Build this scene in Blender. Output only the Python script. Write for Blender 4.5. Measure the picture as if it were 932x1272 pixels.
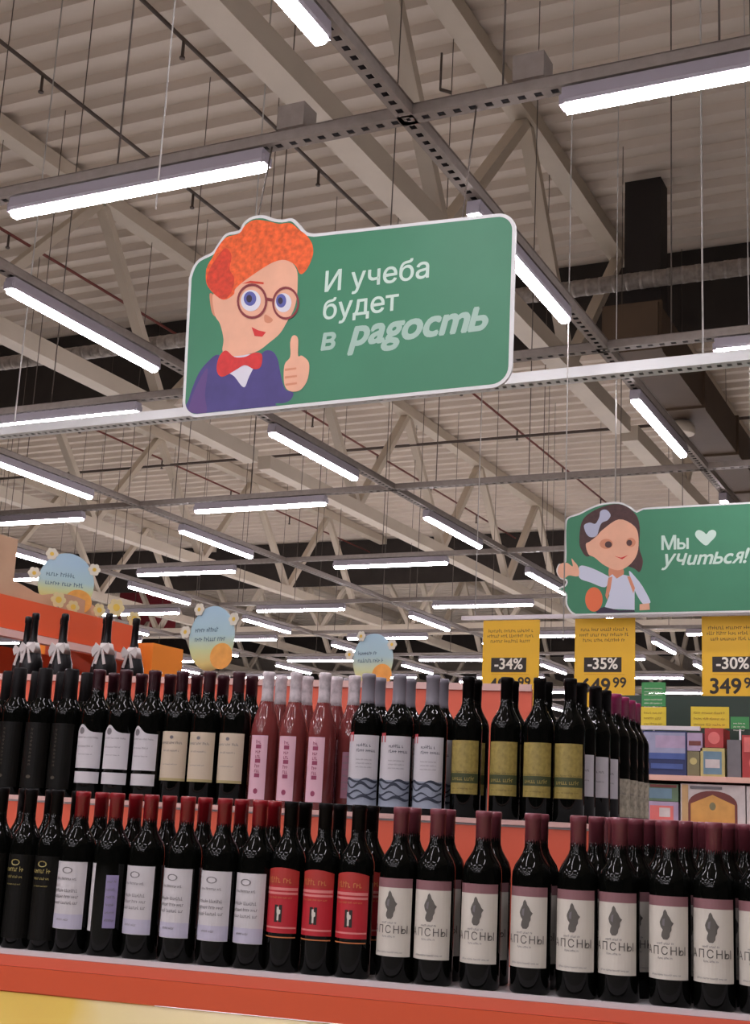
import bpy, bmesh, math, random
from mathutils import Vector, Matrix
from mathutils.geometry import tessellate_polygon
random.seed(7)
for o in list(bpy.data.objects): bpy.data.objects.remove(o)
SC = bpy.context.scene
COL = SC.collection
R = math.radians
E = 1.5                                   # eye height of the photographer above the floor

# ------------------------------------------------------------------ camera, world, exposure
PITCH, ROLL, YAW, FPX = R(12.779), R(2.858), R(-26.178), 1630.3
cam_d = bpy.data.cameras.new('camera'); cam = bpy.data.objects.new('camera', cam_d); COL.objects.link(cam)
fwd = Vector((math.sin(YAW)*math.cos(PITCH), math.cos(YAW)*math.cos(PITCH), math.sin(PITCH)))
r0 = Vector((math.cos(YAW), -math.sin(YAW), 0)); u0 = r0.cross(fwd)
rgt = r0*math.cos(ROLL)+u0*math.sin(ROLL); up = -r0*math.sin(ROLL)+u0*math.cos(ROLL)
mw = Matrix((rgt, up, -fwd)).transposed().to_4x4(); mw.translation = (0, 0, E)
cam.matrix_world = mw
cam_d.sensor_fit = 'HORIZONTAL'; cam_d.sensor_width = 36; cam_d.lens = FPX/932*36
cam_d.clip_start = .05; cam_d.clip_end = 300
SC.camera = cam
world = bpy.data.worlds.new('world'); SC.world = world; world.use_nodes = True
world.node_tree.nodes['Background'].inputs[0].default_value = (.5, .5, .5, 1)
world.node_tree.nodes['Background'].inputs[1].default_value = .1
SC.view_settings.view_transform = 'Standard'; SC.view_settings.look = 'None'
SC.view_settings.gamma = 1; SC.view_settings.exposure = 0; SC.view_settings.use_curve_mapping = False
LAMP = 69                           # radiance of the strip-light diffusers
def in_view(p, margin=60):
    v = Vector(p)-Vector((0, 0, E)); d = v.dot(fwd)
    if d < .3: return False
    x = 466+FPX*v.dot(rgt)/d; y = 636-FPX*v.dot(up)/d
    return -margin < x < 932+margin and -margin < y < 1272+margin

# ------------------------------------------------------------------ materials
def lin(c):
    out = []
    for v in c:
        v /= 255
        out.append(v/12.92 if v <= .04045 else ((v+.055)/1.055)**2.4)
    return (*out, 1)
MATS = {}
def mat(name, rgb, rough=.6, metal=0, noise=0, nscale=8, bump=0, spec=.5, emit=0, trans=0, coat=0, stretch=None):
    if name in MATS: return MATS[name]
    m = bpy.data.materials.new(name); m.use_nodes = True; nt = m.node_tree
    b = nt.nodes['Principled BSDF']; c = lin(rgb)
    b.inputs['Base Color'].default_value = c; b.inputs['Roughness'].default_value = rough
    b.inputs['Metallic'].default_value = metal; b.inputs['Specular IOR Level'].default_value = spec
    b.inputs['Transmission Weight'].default_value = trans; b.inputs['Coat Weight'].default_value = coat
    b.inputs['Coat Roughness'].default_value = .05
    if emit:
        b.inputs['Emission Color'].default_value = c; b.inputs['Emission Strength'].default_value = emit
    if noise or bump:
        tc = nt.nodes.new('ShaderNodeTexCoord'); no = nt.nodes.new('ShaderNodeTexNoise')
        no.inputs['Scale'].default_value = nscale; no.inputs['Detail'].default_value = 4
        src = tc.outputs['Object']
        if stretch:
            mp = nt.nodes.new('ShaderNodeMapping'); mp.inputs['Scale'].default_value = stretch
            nt.links.new(src, mp.inputs[0]); src = mp.outputs[0]
        nt.links.new(src, no.inputs['Vector'])
        if noise:
            rp = nt.nodes.new('ShaderNodeValToRGB'); nt.links.new(no.outputs['Fac'], rp.inputs[0])
            rp.color_ramp.elements[0].position = .3; rp.color_ramp.elements[1].position = .7
            rp.color_ramp.elements[0].color = tuple(x*(1-noise) for x in c[:3])+(1,)
            rp.color_ramp.elements[1].color = tuple(min(1, x*(1+noise)) for x in c[:3])+(1,)
            nt.links.new(rp.outputs[0], b.inputs['Base Color'])
        if bump:
            bp = nt.nodes.new('ShaderNodeBump'); bp.inputs['Strength'].default_value = bump
            bp.inputs['Distance'].default_value = .01
            nt.links.new(no.outputs['Fac'], bp.inputs['Height']); nt.links.new(bp.outputs[0], b.inputs['Normal'])
    MATS[name] = m
    return m
def ramp_mat(name, stops, axis=2, lo=0, hi=1, rough=.5, noise=.0, nscale=3, patch=None):
    """colour bands along one object axis (flat print), softened with noise"""
    if name in MATS: return MATS[name]
    m = bpy.data.materials.new(name); m.use_nodes = True; nt = m.node_tree; b = nt.nodes['Principled BSDF']
    b.inputs['Roughness'].default_value = rough
    tc = nt.nodes.new('ShaderNodeTexCoord'); rp = nt.nodes.new('ShaderNodeValToRGB')
    if patch:
        no = nt.nodes.new('ShaderNodeTexNoise'); no.inputs['Scale'].default_value = patch; no.inputs['Detail'].default_value = 1.5
        nt.links.new(tc.outputs['Object'], no.inputs['Vector']); nt.links.new(no.outputs['Fac'], rp.inputs[0])
    else:
        sx = nt.nodes.new('ShaderNodeSeparateXYZ'); nt.links.new(tc.outputs['Object'], sx.inputs[0])
        mr = nt.nodes.new('ShaderNodeMapRange'); mr.inputs[1].default_value = lo; mr.inputs[2].default_value = hi
        nt.links.new(sx.outputs[axis], mr.inputs[0])
        if noise:
            no = nt.nodes.new('ShaderNodeTexNoise'); no.inputs['Scale'].default_value = nscale
            nt.links.new(tc.outputs['Object'], no.inputs['Vector'])
            ma = nt.nodes.new('ShaderNodeMath'); ma.operation = 'MULTIPLY_ADD'
            ma.inputs[1].default_value = noise*2
            sb = nt.nodes.new('ShaderNodeMath'); sb.operation = 'SUBTRACT'; sb.inputs[1].default_value = noise
            nt.links.new(no.outputs['Fac'], ma.inputs[0]); nt.links.new(mr.outputs[0], ma.inputs[2])
            nt.links.new(ma.outputs[0], sb.inputs[0]); nt.links.new(sb.outputs[0], rp.inputs[0])
        else: nt.links.new(mr.outputs[0], rp.inputs[0])
    el = rp.color_ramp.elements
    while len(el) < len(stops): el.new(.5)
    for e, (p, c) in zip(el, stops): e.position = p; e.color = lin(c)
    nt.links.new(rp.outputs[0], b.inputs['Base Color'])
    MATS[name] = m
    return m

M_DECK = mat('painted_roof_deck', (220, 208, 194), .75, noise=.06, nscale=.6)
M_STEEL = mat('cream_painted_steel', (206, 194, 176), .6, noise=.05, nscale=2)
M_CURT = mat('smoke_curtain_fabric', (52, 46, 42), .9, noise=.15, nscale=3)
M_GALV = mat('galvanised_tray', (142, 132, 124), .5, .2, noise=.1, nscale=20)
M_TRAYIN = mat('cable_bundle_dark', (42, 38, 38), .8)
M_WIRE = mat('hanger_wire', (98, 88, 80), .6, .3)
M_WHITEWIRE = mat('pale_wire', (190, 186, 180), .6)
M_LBODY = mat('lamp_housing', (150, 143, 150), .5)
M_LAMP = mat('lamp_diffuser', (250, 242, 255), .5, emit=1)
b_ = M_LAMP.node_tree.nodes['Principled BSDF']
b_.inputs['Emission Color'].default_value = (1, .93, 1, 1); b_.inputs['Emission Strength'].default_value = LAMP
M_RED = mat('sprinkler_pipe_red', (124, 62, 54), .5)
M_DARKPIPE = mat('dark_conduit', (84, 72, 64), .6)
M_BROWN = mat('brown_duct', (84, 66, 48), .7, noise=.15, nscale=1.2)
M_SILVER = mat('foil_duct', (160, 152, 144), .5, .3, noise=.25, nscale=14, bump=.6)
M_BLACKDUCT = mat('black_duct', (40, 34, 32), .7)
M_FLOOR = mat('floor_tile', (164, 160, 152), .35, noise=.04, nscale=3)
M_WALL = mat('wall_panel', (110, 102, 98), .8, noise=.08, nscale=.5)
M_WHITE = mat('white_board', (214, 216, 214), .5)
M_GREEN = mat('chalkboard_green_print', (56, 126, 92), .55, noise=.05, nscale=4)
M_CHALK = mat('chalk_white_print', (196, 220, 206), .6)
M_CHALK2 = mat('chalk_grey_print', (160, 192, 176), .6)
M_ORANGE = mat('orange_lacquer', (222, 90, 50), .4, coat=.3)
M_FASC2 = mat('salmon_orange_panel', (226, 100, 72), .4, coat=.2)
M_PINKRAIL = mat('clear_price_rail', (226, 186, 176), .25, coat=.5)
M_LIP = mat('white_shelf_lip', (214, 206, 208), .35)
M_SHELFTOP = mat('shelf_top', (180, 176, 176), .4)
M_BASE = ramp_mat('yellow_cream_print', [(0, (204, 160, 50)), (.42, (214, 182, 76)), (.52, (218, 200, 140)), (1, (224, 210, 172))], rough=.25, patch=2.6)
M_YELLOW = mat('yellow_card', (226, 176, 30), .5)
M_YELLOW2 = mat('yellow_card_edge', (206, 150, 24), .5)
M_BLACKINK = mat('black_ink', (38, 32, 26), .6)
M_WHITEINK = mat('white_ink', (228, 222, 208), .6)
M_GOLDINK = mat('dim_gold_ink', (150, 118, 40), .6)

# ------------------------------------------------------------------ mesh building
class MB:
    def __init__(s): s.v = []; s.f = []; s.m = []; s.smooth = set()
    def quad(s, *pts, mi=0):
        n = len(s.v); s.v += [tuple(p) for p in pts]; s.f.append(tuple(range(n, n+len(pts)))); s.m.append(mi); return s
    def box(s, x0, x1, y0, y1, z0, z1, mi=0):
        n = len(s.v)
        s.v += [(x0,y0,z0),(x1,y0,z0),(x1,y1,z0),(x0,y1,z0),(x0,y0,z1),(x1,y0,z1),(x1,y1,z1),(x0,y1,z1)]
        for f in ((0,3,2,1),(4,5,6,7),(0,1,5,4),(1,2,6,5),(2,3,7,6),(3,0,4,7)):
            s.f.append(tuple(n+i for i in f)); s.m.append(mi)
        return s
    def bar(s, p, q, w, h=None, mi=0, n=4):
        """prism along p-q: n=4 rectangular w x h, else round of diameter w"""
        h = h or w; p = Vector(p); q = Vector(q); d = (q-p).normalized()
        a = Vector((0, 0, 1)) if abs(d.z) < .95 else Vector((1, 0, 0))
        sx = d.cross(a).normalized(); sz = sx.cross(d).normalized()
        if n == 4: ring = [(-w/2, -h/2), (w/2, -h/2), (w/2, h/2), (-w/2, h/2)]
        else: ring = [(w/2*math.cos(t*2*math.pi/n), w/2*math.sin(t*2*math.pi/n)) for t in range(n)]
        b = len(s.v)
        for c in (p, q): s.v += [tuple(c+sx*x+sz*y) for x, y in ring]
        k = len(ring)
        for i in range(k):
            j = (i+1) % k; s.f.append((b+i, b+j, b+k+j, b+k+i)); s.m.append(mi)
            if n != 4: s.smooth.add(len(s.f)-1)
        s.f.append(tuple(b+i for i in reversed(range(k)))); s.m.append(mi)
        s.f.append(tuple(b+k+i for i in range(k))); s.m.append(mi)
        return s
    def lathe(s, prof, n=20, mi=0, c=(0, 0, 0)):
        b = len(s.v)
        for r, z in prof:
            for i in range(n):
                t = 2*math.pi*i/n; s.v.append((c[0]+r*math.cos(t), c[1]+r*math.sin(t), c[2]+z))
        for k in range(len(prof)-1):
            for i in range(n):
                j = (i+1) % n
                s.f.append((b+k*n+i, b+k*n+j, b+(k+1)*n+j, b+(k+1)*n+i)); s.m.append(mi); s.smooth.add(len(s.f)-1)
        s.f.append(tuple(b+i for i in reversed(range(n)))); s.m.append(mi)
        s.f.append(tuple(b+(len(prof)-1)*n+i for i in range(n))); s.m.append(mi)
        return s
    def poly(s, pts, y, mi=0, fn=None):
        """flat polygon in the x-z plane at depth y (facing -y); fn maps (x, y, z) to another surface"""
        tr = tessellate_polygon([[Vector((p[0], p[1], 0)) for p in pts]])
        n = len(s.v); P = [(p[0], y, p[1]) for p in pts]
        s.v += [fn(*p) for p in P] if fn else P
        for t in tr:
            a, b, c = (pts[i] for i in t)
            ar = (b[0]-a[0])*(c[1]-a[1])-(b[1]-a[1])*(c[0]-a[0])
            if abs(ar) < 1e-12: continue
            t = t if ar > 0 else t[::-1]
            s.f.append(tuple(n+i for i in t)); s.m.append(mi)
        return s
    def slab(s, pts, y0, y1, mi=0):
        """polygon in x-z extruded from y0 (front) to y1 (back)"""
        ar = sum(pts[i][0]*pts[(i+1) % len(pts)][1]-pts[(i+1) % len(pts)][0]*pts[i][1] for i in range(len(pts)))
        if ar < 0: pts = pts[::-1]
        s.poly(pts, y0, mi); s.poly(pts, y1, mi)
        k = len(pts); nb = len(s.f)
        n = len(s.v); s.v += [(p[0], y0, p[1]) for p in pts]+[(p[0], y1, p[1]) for p in pts]
        for i in range(k):
            j = (i+1) % k; s.f.append((n+i, n+k+i, n+k+j, n+j)); s.m.append(mi)
        return s
    def text(s, body, x0, x1, z, y, mi=0, shear=0, bold=0, height=None, centre=False, fn=None, vert=False, sy=1):
        tv, tf = text_mesh(body, shear, 0)
        if not tv: return s
        if bold:
            jit = [(bold*math.cos(a_*math.pi/3), bold*math.sin(a_*math.pi/3)) for a_ in range(6)]
            nb = len(tv); tv = [(vx+dx, vy+dy, q_*.00015) for q_, (dx, dy) in enumerate(jit) for vx, vy in tv]; tf = [tuple(i+q_*nb for i in f) for q_ in range(6) for f in tf]
        else: tv = [(vx, vy, 0) for vx, vy in tv]
        mnx = min(v[0] for v in tv); mxx = max(v[0] for v in tv)
        k = (x1-x0)/(mxx-mnx) if height is None else height/.73
        off = x0 if not centre else (x0+x1)/2-(mxx-mnx)*k/2
        n = len(s.v)
        for vx, vy, dy in tv:
            a, b = off+(vx-mnx)*k, z+vy*k*sy
            if vert: a, b = x0-vy*k, z+(vx-mnx)*k
            s.v.append(fn(a, y-dy, b) if fn else (a, y-dy, b))
        for f in tf: s.f.append(tuple(n+i for i in f)); s.m.append(mi)
        return s
    def scribble(s, x0, x1, z, h, y, mi=0, fn=None, gap=.22, seed=1):
        """a line of writing too small to read: letter-like strokes in word groups"""
        rn = random.Random(seed); x = x0; w = h*.55; k = 0; wl = rn.randint(4, 8)
        while x+w < x1:
            hh = h*(1 if rn.random() < .25 else .72)
            s.poly([(x, z), (x+w*.3, z), (x+w*.3, z+hh), (x, z+hh)], y, mi, fn)
            zz = z+rn.choice((0, .35, .6))*h
            s.poly([(x+w*.3, zz), (x+w*.78, zz), (x+w*.78, zz+h*.17), (x+w*.3, zz+h*.17)], y, mi, fn)
            x += w; k += 1
            if k == wl: x += w*.8; k = 0; wl = rn.randint(4, 8)
        return s
    def build(s, name, mats, parent=None, shift=None, smooth=False):
        me = bpy.data.meshes.new(name)
        v = s.v if shift is None else [(a-shift[0], b-shift[1], c-shift[2]) for a, b, c in s.v]
        me.from_pydata(v, [], s.f)
        if not isinstance(mats, (list, tuple)): mats = [mats]
        for m in mats: me.materials.append(m)
        if len(mats) > 1: me.polygons.foreach_set('material_index', s.m)
        if s.smooth or smooth:
            me.polygons.foreach_set('use_smooth', [smooth or i in s.smooth for i in range(len(s.f))])
        me.update()
        o = bpy.data.objects.new(name, me); COL.objects.link(o)
        if parent: o.parent = parent
        elif shift is not None: o.location = shift
        return o
TEXTS = {}
def raw_text(body, shear):
    c = bpy.data.curves.new('lettering', 'FONT'); c.body = body; c.size = 1; c.shear = shear; c.resolution_u = 4; c.small_caps_scale = .75
    for i_, ch_ in enumerate(body):
        if ch_ == 'я': c.body_format[i_].use_small_caps = True
    o = bpy.data.objects.new('lettering', c); COL.objects.link(o)
    dg = bpy.context.evaluated_depsgraph_get(); dg.update()
    me = bpy.data.meshes.new_from_object(o.evaluated_get(dg))
    out = ([(v.co.x, v.co.y) for v in me.vertices], [tuple(p.vertices) for p in me.polygons])
    bpy.data.objects.remove(o); bpy.data.curves.remove(c); bpy.data.meshes.remove(me)
    return out
def soft_sign(x, shear, bar):
    """the letters made of a stem and a low bowl, drawn by hand: x-height .55"""
    v = []; f = []
    def q(*p):
        n = len(v); v.extend((a+b*shear, b) for a, b in p); f.append(tuple(range(n, n+len(p))))
    q((x, 0), (x+.085, 0), (x+.085, .55), (x, .55))
    r, k = .165, 12; cx = x+.24
    pts = [(x+.085, 0)]+[(cx+r*math.sin(math.pi*i/k), r-r*math.cos(math.pi*i/k)) for i in range(k+1)]+[(x+.085, 2*r)]
    ins = [(x+.085, .075)]+[(cx+(r-.08)*math.sin(math.pi*i/k), r-(r-.075)*math.cos(math.pi*i/k)) for i in range(k+1)]+[(x+.085, 2*r-.075)]
    for a, b, c, d in zip(pts, pts[1:], ins[1:], ins): q(a, b, c, d)
    end = cx+r
    if bar: q((end+.07, 0), (end+.155, 0), (end+.155, .55), (end+.07, .55)); end += .155
    return v, f, end
def text_mesh(body, shear, bold):
    key = (body, shear)
    if key in TEXTS: return TEXTS[key]
    tv, tf, x = [], [], 0.0; run = ''
    def flush(x):
        if not run.strip(): return x
        v, f = raw_text(run, shear); n = len(tv); x0 = min(p[0]-p[1]*shear for p in v)
        tv.extend((a-x0+x, b) for a, b in v); tf.extend(tuple(i+n for i in q) for q in f)
        return x+max(a-b*shear for a, b in v)-x0
    for ch in body:
        if ch in 'ьы':
            x = flush(x); run = ''; x += .08 if x else 0
            v, f, e = soft_sign(x, shear, ch == 'ы'); n = len(tv); tv.extend(v); tf.extend(tuple(i+n for i in q) for q in f); x = e+.06
        elif ch == 'я':                      # a small mirrored R
            x = flush(x)+.07; run = ''
            v, f = raw_text('R', 0); m_ = max(p[0] for p in v); lo = min(p[0] for p in v); n = len(tv)
            tv.extend((x+(m_-p[0])*.76+p[1]*.76*shear, p[1]*.76) for p in v); tf.extend(tuple(i+n for i in reversed(q)) for q in f)
            x += (m_-lo)*.76+.09
        else: run += ch
    x = flush(x)
    TEXTS[key] = (tv, tf)
    return TEXTS[key]
def tag(o, label=None, cat=None, group=None, kind=None):
    if label: o['label'] = label
    if cat: o['category'] = cat
    if group: o['group'] = group
    if kind: o['kind'] = kind
    return o
def empty(name, loc=(0, 0, 0), rz=0):
    o = bpy.data.objects.new(name, None); COL.objects.link(o); o.location = loc; o.rotation_euler.z = rz
    o.empty_display_size = .05
    return o
def bounds(mbs):
    xs = [v for m in mbs for v in m.v]
    return ((min(v[0] for v in xs)+max(v[0] for v in xs))/2, (min(v[1] for v in xs)+max(v[1] for v in xs))/2, min(v[2] for v in xs))
def single(name, mb, mats, label=None, cat=None, group=None, kind=None):
    return tag(mb.build(name, mats, None, bounds([mb])), label, cat, group, kind)
def assemble(name, label, cat, parts, group=None, kind=None):
    """parts: (name, MB, mats[, label]) given in world coordinates; an Empty at the thing's base parents them"""
    c = bounds([p[1] for p in parts]); r = tag(empty(name, c), label, cat, group, kind); out = []
    for p in parts:
        o = p[1].build(p[0], p[2], r, c); out.append(o)
        if len(p) > 3 and p[3]: o['label'] = p[3]
    return r, out
def copy_tree(o, parent=None):
    c = o.copy(); COL.objects.link(c)
    if parent: c.parent = parent
    for ch in o.children: copy_tree(ch, c)
    return c
def smooth_loop(pts, n=4):
    out = []; k = len(pts)
    for i in range(k):
        p0, p1, p2, p3 = (pts[(i+j-1) % k] for j in range(4))
        for a in range(n):
            t = a/n
            out.append(tuple(.5*(2*p1[d]+(p2[d]-p0[d])*t+(2*p0[d]-5*p1[d]+4*p2[d]-p3[d])*t*t+(3*p1[d]-p0[d]-3*p2[d]+p3[d])*t**3) for d in (0, 1)))
    return out
def smooth_open(pts, n=3):
    q = [pts[0]]+list(pts)+[pts[-1]]; out = []
    for i in range(1, len(q)-2):
        p0, p1, p2, p3 = q[i-1:i+3]
        for a in range(n):
            t = a/n
            out.append(tuple(.5*(2*p1[d]+(p2[d]-p0[d])*t+(2*p0[d]-5*p1[d]+4*p2[d]-p3[d])*t*t+(3*p1[d]-p0[d]-3*p2[d]+p3[d])*t**3) for d in (0, 1)))
    return out+[pts[-1]]
def inset(pts, d):
    ar = sum(pts[i][0]*pts[(i+1) % len(pts)][1]-pts[(i+1) % len(pts)][0]*pts[i][1] for i in range(len(pts)))
    sg = 1 if ar > 0 else -1; out = []; k = len(pts)
    for i in range(k):
        a, b = Vector(pts[i-1]), Vector(pts[(i+1) % k]); tn = b-a
        if tn.length < 1e-6: continue
        tn.normalize(); out.append((pts[i][0]-tn.y*d*sg, pts[i][1]+tn.x*d*sg))
    return out
def arc(cx, cz, r, a0, a1, n=8): return [(cx+r*math.cos(R(a0+(a1-a0)*i/n)), cz+r*math.sin(R(a0+(a1-a0)*i/n))) for i in range(n+1)]
def circle(cx, cz, rx, rz=None, n=24): return [(cx+rx*math.cos(2*math.pi*i/n), cz+(rz or rx)*math.sin(2*math.pi*i/n)) for i in range(n)]
ORD = ['first', 'second', 'third', 'fourth', 'fifth', 'sixth', 'seventh', 'eighth', 'ninth', 'tenth', 'eleventh', 'twelfth', 'thirteenth', 'fourteenth', 'fifteenth', 'sixteenth', 'seventeenth', 'eighteenth', 'nineteenth']

# ------------------------------------------------------------------ hall shell
X0H, X1H, Y0H, Y1H, ZD = -48, 16, -22, 70, E+8.0
single('floor', MB().box(X0H, X1H, Y0H, Y1H, -.1, 0), M_FLOOR, 'pale tiled shop floor under the shelves', 'floor', kind='structure')
for nm, bx in (('wall_left', (X0H-.2, X0H, Y0H, Y1H, 0, ZD+.3)), ('wall_right', (X1H, X1H+.2, Y0H, Y1H, 0, ZD+.3)),
               ('wall_back', (X0H, X1H, Y1H, Y1H+.2, 0, ZD+.3)), ('wall_front', (X0H, X1H, Y0H-.2, Y0H, 0, ZD+.3))):
    single(nm, MB().box(*bx), M_WALL, 'grey hall wall panel, '+nm[5:]+' side', 'wall', kind='structure')
deck = MB(); y = Y0H; P = .449; prof = []
y0 = 14.95-P*int((14.95-Y0H)/P)-.14
while y < Y1H: 
    prof += [(y, ZD), (y+.14, ZD), (y+.18, ZD+.10), (y+.41, ZD+.10)]; y += P
shift_y = y0-Y0H
prof = [(a+shift_y, b) for a, b in prof]
for (ya, za), (yb, zb) in zip(prof, prof[1:]): deck.quad((X0H, ya, za), (X0H, yb, zb), (X1H, yb, zb), (X1H, ya, za))
single('ceiling', deck, M_DECK, 'cream corrugated steel roof deck with deep ribs', 'ceiling', kind='structure')

# ------------------------------------------------------------------ roof trusses and cross girders
ZB, ZT = E+5.3, E+7.88
TR = [(1.31, 'just right of the light grid, mostly out of frame'), (-4.72, 'passing behind the boy sign'), (-10.75, 'to the left of the boy sign'),
      (-16.78, 'third from the right'), (-22.8, 'fourth from the right'), (-28.8, 'fifth from the right')]
SPANS = [('near', -2, 17.3, [.85+4.05*i for i in range(5)], [-1.2, 2.65, 6.7, 10.75, 14.8]),
         ('middle', 17.7, 34.8, [19.05+4.05*i for i in range(4)], [21.1+4.05*i for i in range(4)]),
         ('far', 35.2, 52.3, [37.2+4.05*i for i in range(4)], [39.2+4.05*i for i in range(4)])]
for X, where in TR:
    for sp, ya, yb, tops, bots in SPANS:
        if sp == 'near' and X < -17 or (sp != 'near' and X > 0): continue
        parts = [('bottom_chord', MB().bar((X, ya, ZB+.11), (X, yb, ZB+.11), .24, .22), M_STEEL),
                 ('top_chord', MB().bar((X, ya, ZT), (X, yb, ZT), .24, .2), M_STEEL)]
        for t in tops:
            near = [b for b in bots if abs(b-t) < 2.6]
            for b in near:
                parts.append(('web', MB().bar((X, t, ZT-.05), (X, b, ZB+.15), .15, .12), M_STEEL))
        assemble('roof_truss', 'cream steel roof truss, %s span, %s' % (sp, where), 'truss', parts, 'cream roof trusses')
for Yg, nm in ((17.5, 'nearest'), (35.0, 'middle'), (52.5, 'farthest')):
    single('smoke_curtain', MB().box(-40, 10, Yg-.04, Yg+.04, ZB+1.3, ZD-.02), M_CURT, 'dark smoke curtain across the hall under the roof, %s one' % nm, 'curtain', 'dark smoke curtains')
    gp = [('lower_chord', MB().bar((-40, Yg+.2, ZB-.05), (10, Yg+.2, ZB-.05), .26, .3), M_STEEL)] if Yg > 20 else []
    gp.append(('upper_chord', MB().bar((-40, Yg+.25, ZT), (10, Yg+.25, ZT), .26, .2), M_STEEL))
    if Yg > 20:
        xk = -37.0
        while xk < 8:
            for s_ in (-1.5, 1.5): gp.append(('web', MB().bar((xk, Yg+.2, ZB), (xk+s_, Yg+.25, ZT-.05), .16, .12), M_STEEL))
            xk += 3.01
    assemble('cross_girder', 'cream cross girder behind the %s dark smoke curtain' % nm, 'girder', gp, 'cream cross girders')

# ducts, pipes
fd = MB(); fd.bar((-40, 14.9, E+6.5), (8, 14.9, E+6.5), .21, n=14)
for i in range(160): fd.bar((-20+i*.17, 14.9, E+6.5), (-20+i*.17+.05, 14.9, E+6.5), .218, n=14)
single('foil_duct', fd, M_SILVER, 'silvery ribbed round duct running crosswise before the dark curtain', 'duct')
single('roof_duct', MB().box(-4.12, -3.66, 15.15, 15.5, E+5.5, ZD-.02), M_BLACKDUCT, 'black vertical duct dropping from the roof near the right', 'duct')
bd = assemble('ventilation_duct', 'brown rectangular duct running lengthwise at the right under the roof', 'duct',
   [('body', MB().box(-3.82, -3.22, 13.2, 33, E+5.0, E+5.5), M_BROWN)]+
   [('flange', MB().box(-3.85, -3.19, 13.25+k*2.2, 13.31+k*2.2, E+4.97, E+5.53), M_BROWN) for k in range(9)])
lh = MB().lathe([(.16, 0), (.17, .02), (.17, .1), (.12, .16)], 20, c=(-3.6, 16.0, E+4.82))
single('round_loudspeaker', lh, M_STEEL, 'cream round ceiling loudspeaker under the brown duct', 'loudspeaker')
for X, z, a, b, w in ((-12.3, 7.6, 6, 34, 'left of the boy sign'), (-17.3, 7.6, 17, 40, 'far left under the deck'), (-8.7, 7.6, 14, 40, 'behind the middle of the boy sign'),
                      (-9.25, 7.7, 6, 17, 'at the top left corner'), (-7.4, 7.7, 6, 17, 'left of the truss behind the boy sign')):
    pr = [('pipe', MB().bar((X, a, E+z), (X, b, E+z), .045, n=8), M_RED if X < -8 and z < 7.65 else M_DARKPIPE)]
    k = a+1
    while k < b:
        hd = MB().bar((X, k, E+z-.2), (X, k, E+z), .035, n=6).lathe([(.03, 0), (.03, .02)], 8, c=(X, k, E+z-.22)); pr.append(('sprinkler_head', hd, M_DARKPIPE)); k += 3
    assemble('sprinkler_pipe', ('dark red' if X < -8 and z < 7.65 else 'dark')+' sprinkler pipe running lengthwise, '+w, 'pipe', pr, 'sprinkler pipes')
for Yc in (23.5, 26.5): single('conduit', MB().bar((-24, Yc, E+7.3), (-3, Yc, E+7.3), .06, n=6), M_DARKPIPE, 'thin dark conduit crossing under the deck, %s one' % ('nearer' if Yc < 25 else 'farther'), 'pipe', 'thin dark conduits')
# junction boxes and hooks on the roof near the first truss
for k, Yc in enumerate((7.3, 9.3)):
    x = -4.15
    hk = MB().bar((x, Yc, E+6.4), (x, Yc, E+6.05), .02, n=6).bar((x, Yc, E+6.05), (x+.1, Yc, E+6.0), .03, n=6)
    single('beam_hook', hk, M_DARKPIPE, 'small dark hook hanging by the near truss, %s one' % ('upper' if k == 0 else 'lower'), 'hook', 'hooks by the near truss')
single('red_banner', MB().box(-30.2, -27.6, 39.95, 40, E+6.0, E+8), mat('banner_red', (128, 36, 46), .6), 'dark red banner hanging far off at the left', 'banner')

# ------------------------------------------------------------------ light grid: trunking trays and strip lights
H = 2.9; XL = [1.03*H*.0+H*(-.795+1.027*1)-j*H*1.027 for j in range(0, 11)]; NB = 6; YL = [H*(1.663+1.085*k) for k in range(-NB, 12)]   # NB rows lie behind the nearest row in view
ZTR = E+H*1.04
def tray(axis, c, a, b, fine):
    """perforated U-channel from a to b along x or y at cross position c"""
    w, h = .08, .05; mb = MB(); ins = MB()
    def P(t, s, z): return (t, c+s, ZTR+z) if axis == 0 else (c-s, t, ZTR+z)
    n = max(1, int((b-a)/.075)) if fine else 1; st = (b-a)/n
    for i in range(n):
        t0, t1 = a+i*st, a+(i+1)*st
        if fine:
            q0, q1 = t0+st*.28, t0+st*.72
            for (u0_, u1_, s0, s1) in ((t0, t1, -w/2, -w*.2), (t0, t1, w*.2, w/2), (t0, q0, -w*.2, w*.2), (q1, t1, -w*.2, w*.2)):
                mb.quad(P(u0_, s0, 0), P(u0_, s1, 0), P(u1_, s1, 0), P(u1_, s0, 0))
        else: mb.quad(P(t0, -w/2, 0), P(t0, w/2, 0), P(t1, w/2, 0), P(t1, -w/2, 0))
    for s in (-w/2, w/2): 
        mb.quad(P(a, s, 0), P(b, s, 0), P(b, s, h), P(a, s, h))
        mb.quad(P(a, s, h), P(b, s, h), P(b, s*1.25, h), P(a, s*1.25, h))
    for s, zc, r in ((-.018, .02, .028), (.016, .02, .026), (0, .045, .026)):
        ins.bar(P(a, s, zc), P(b, s, zc), r, n=6)
    return mb, ins
seen_rows = 0
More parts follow.
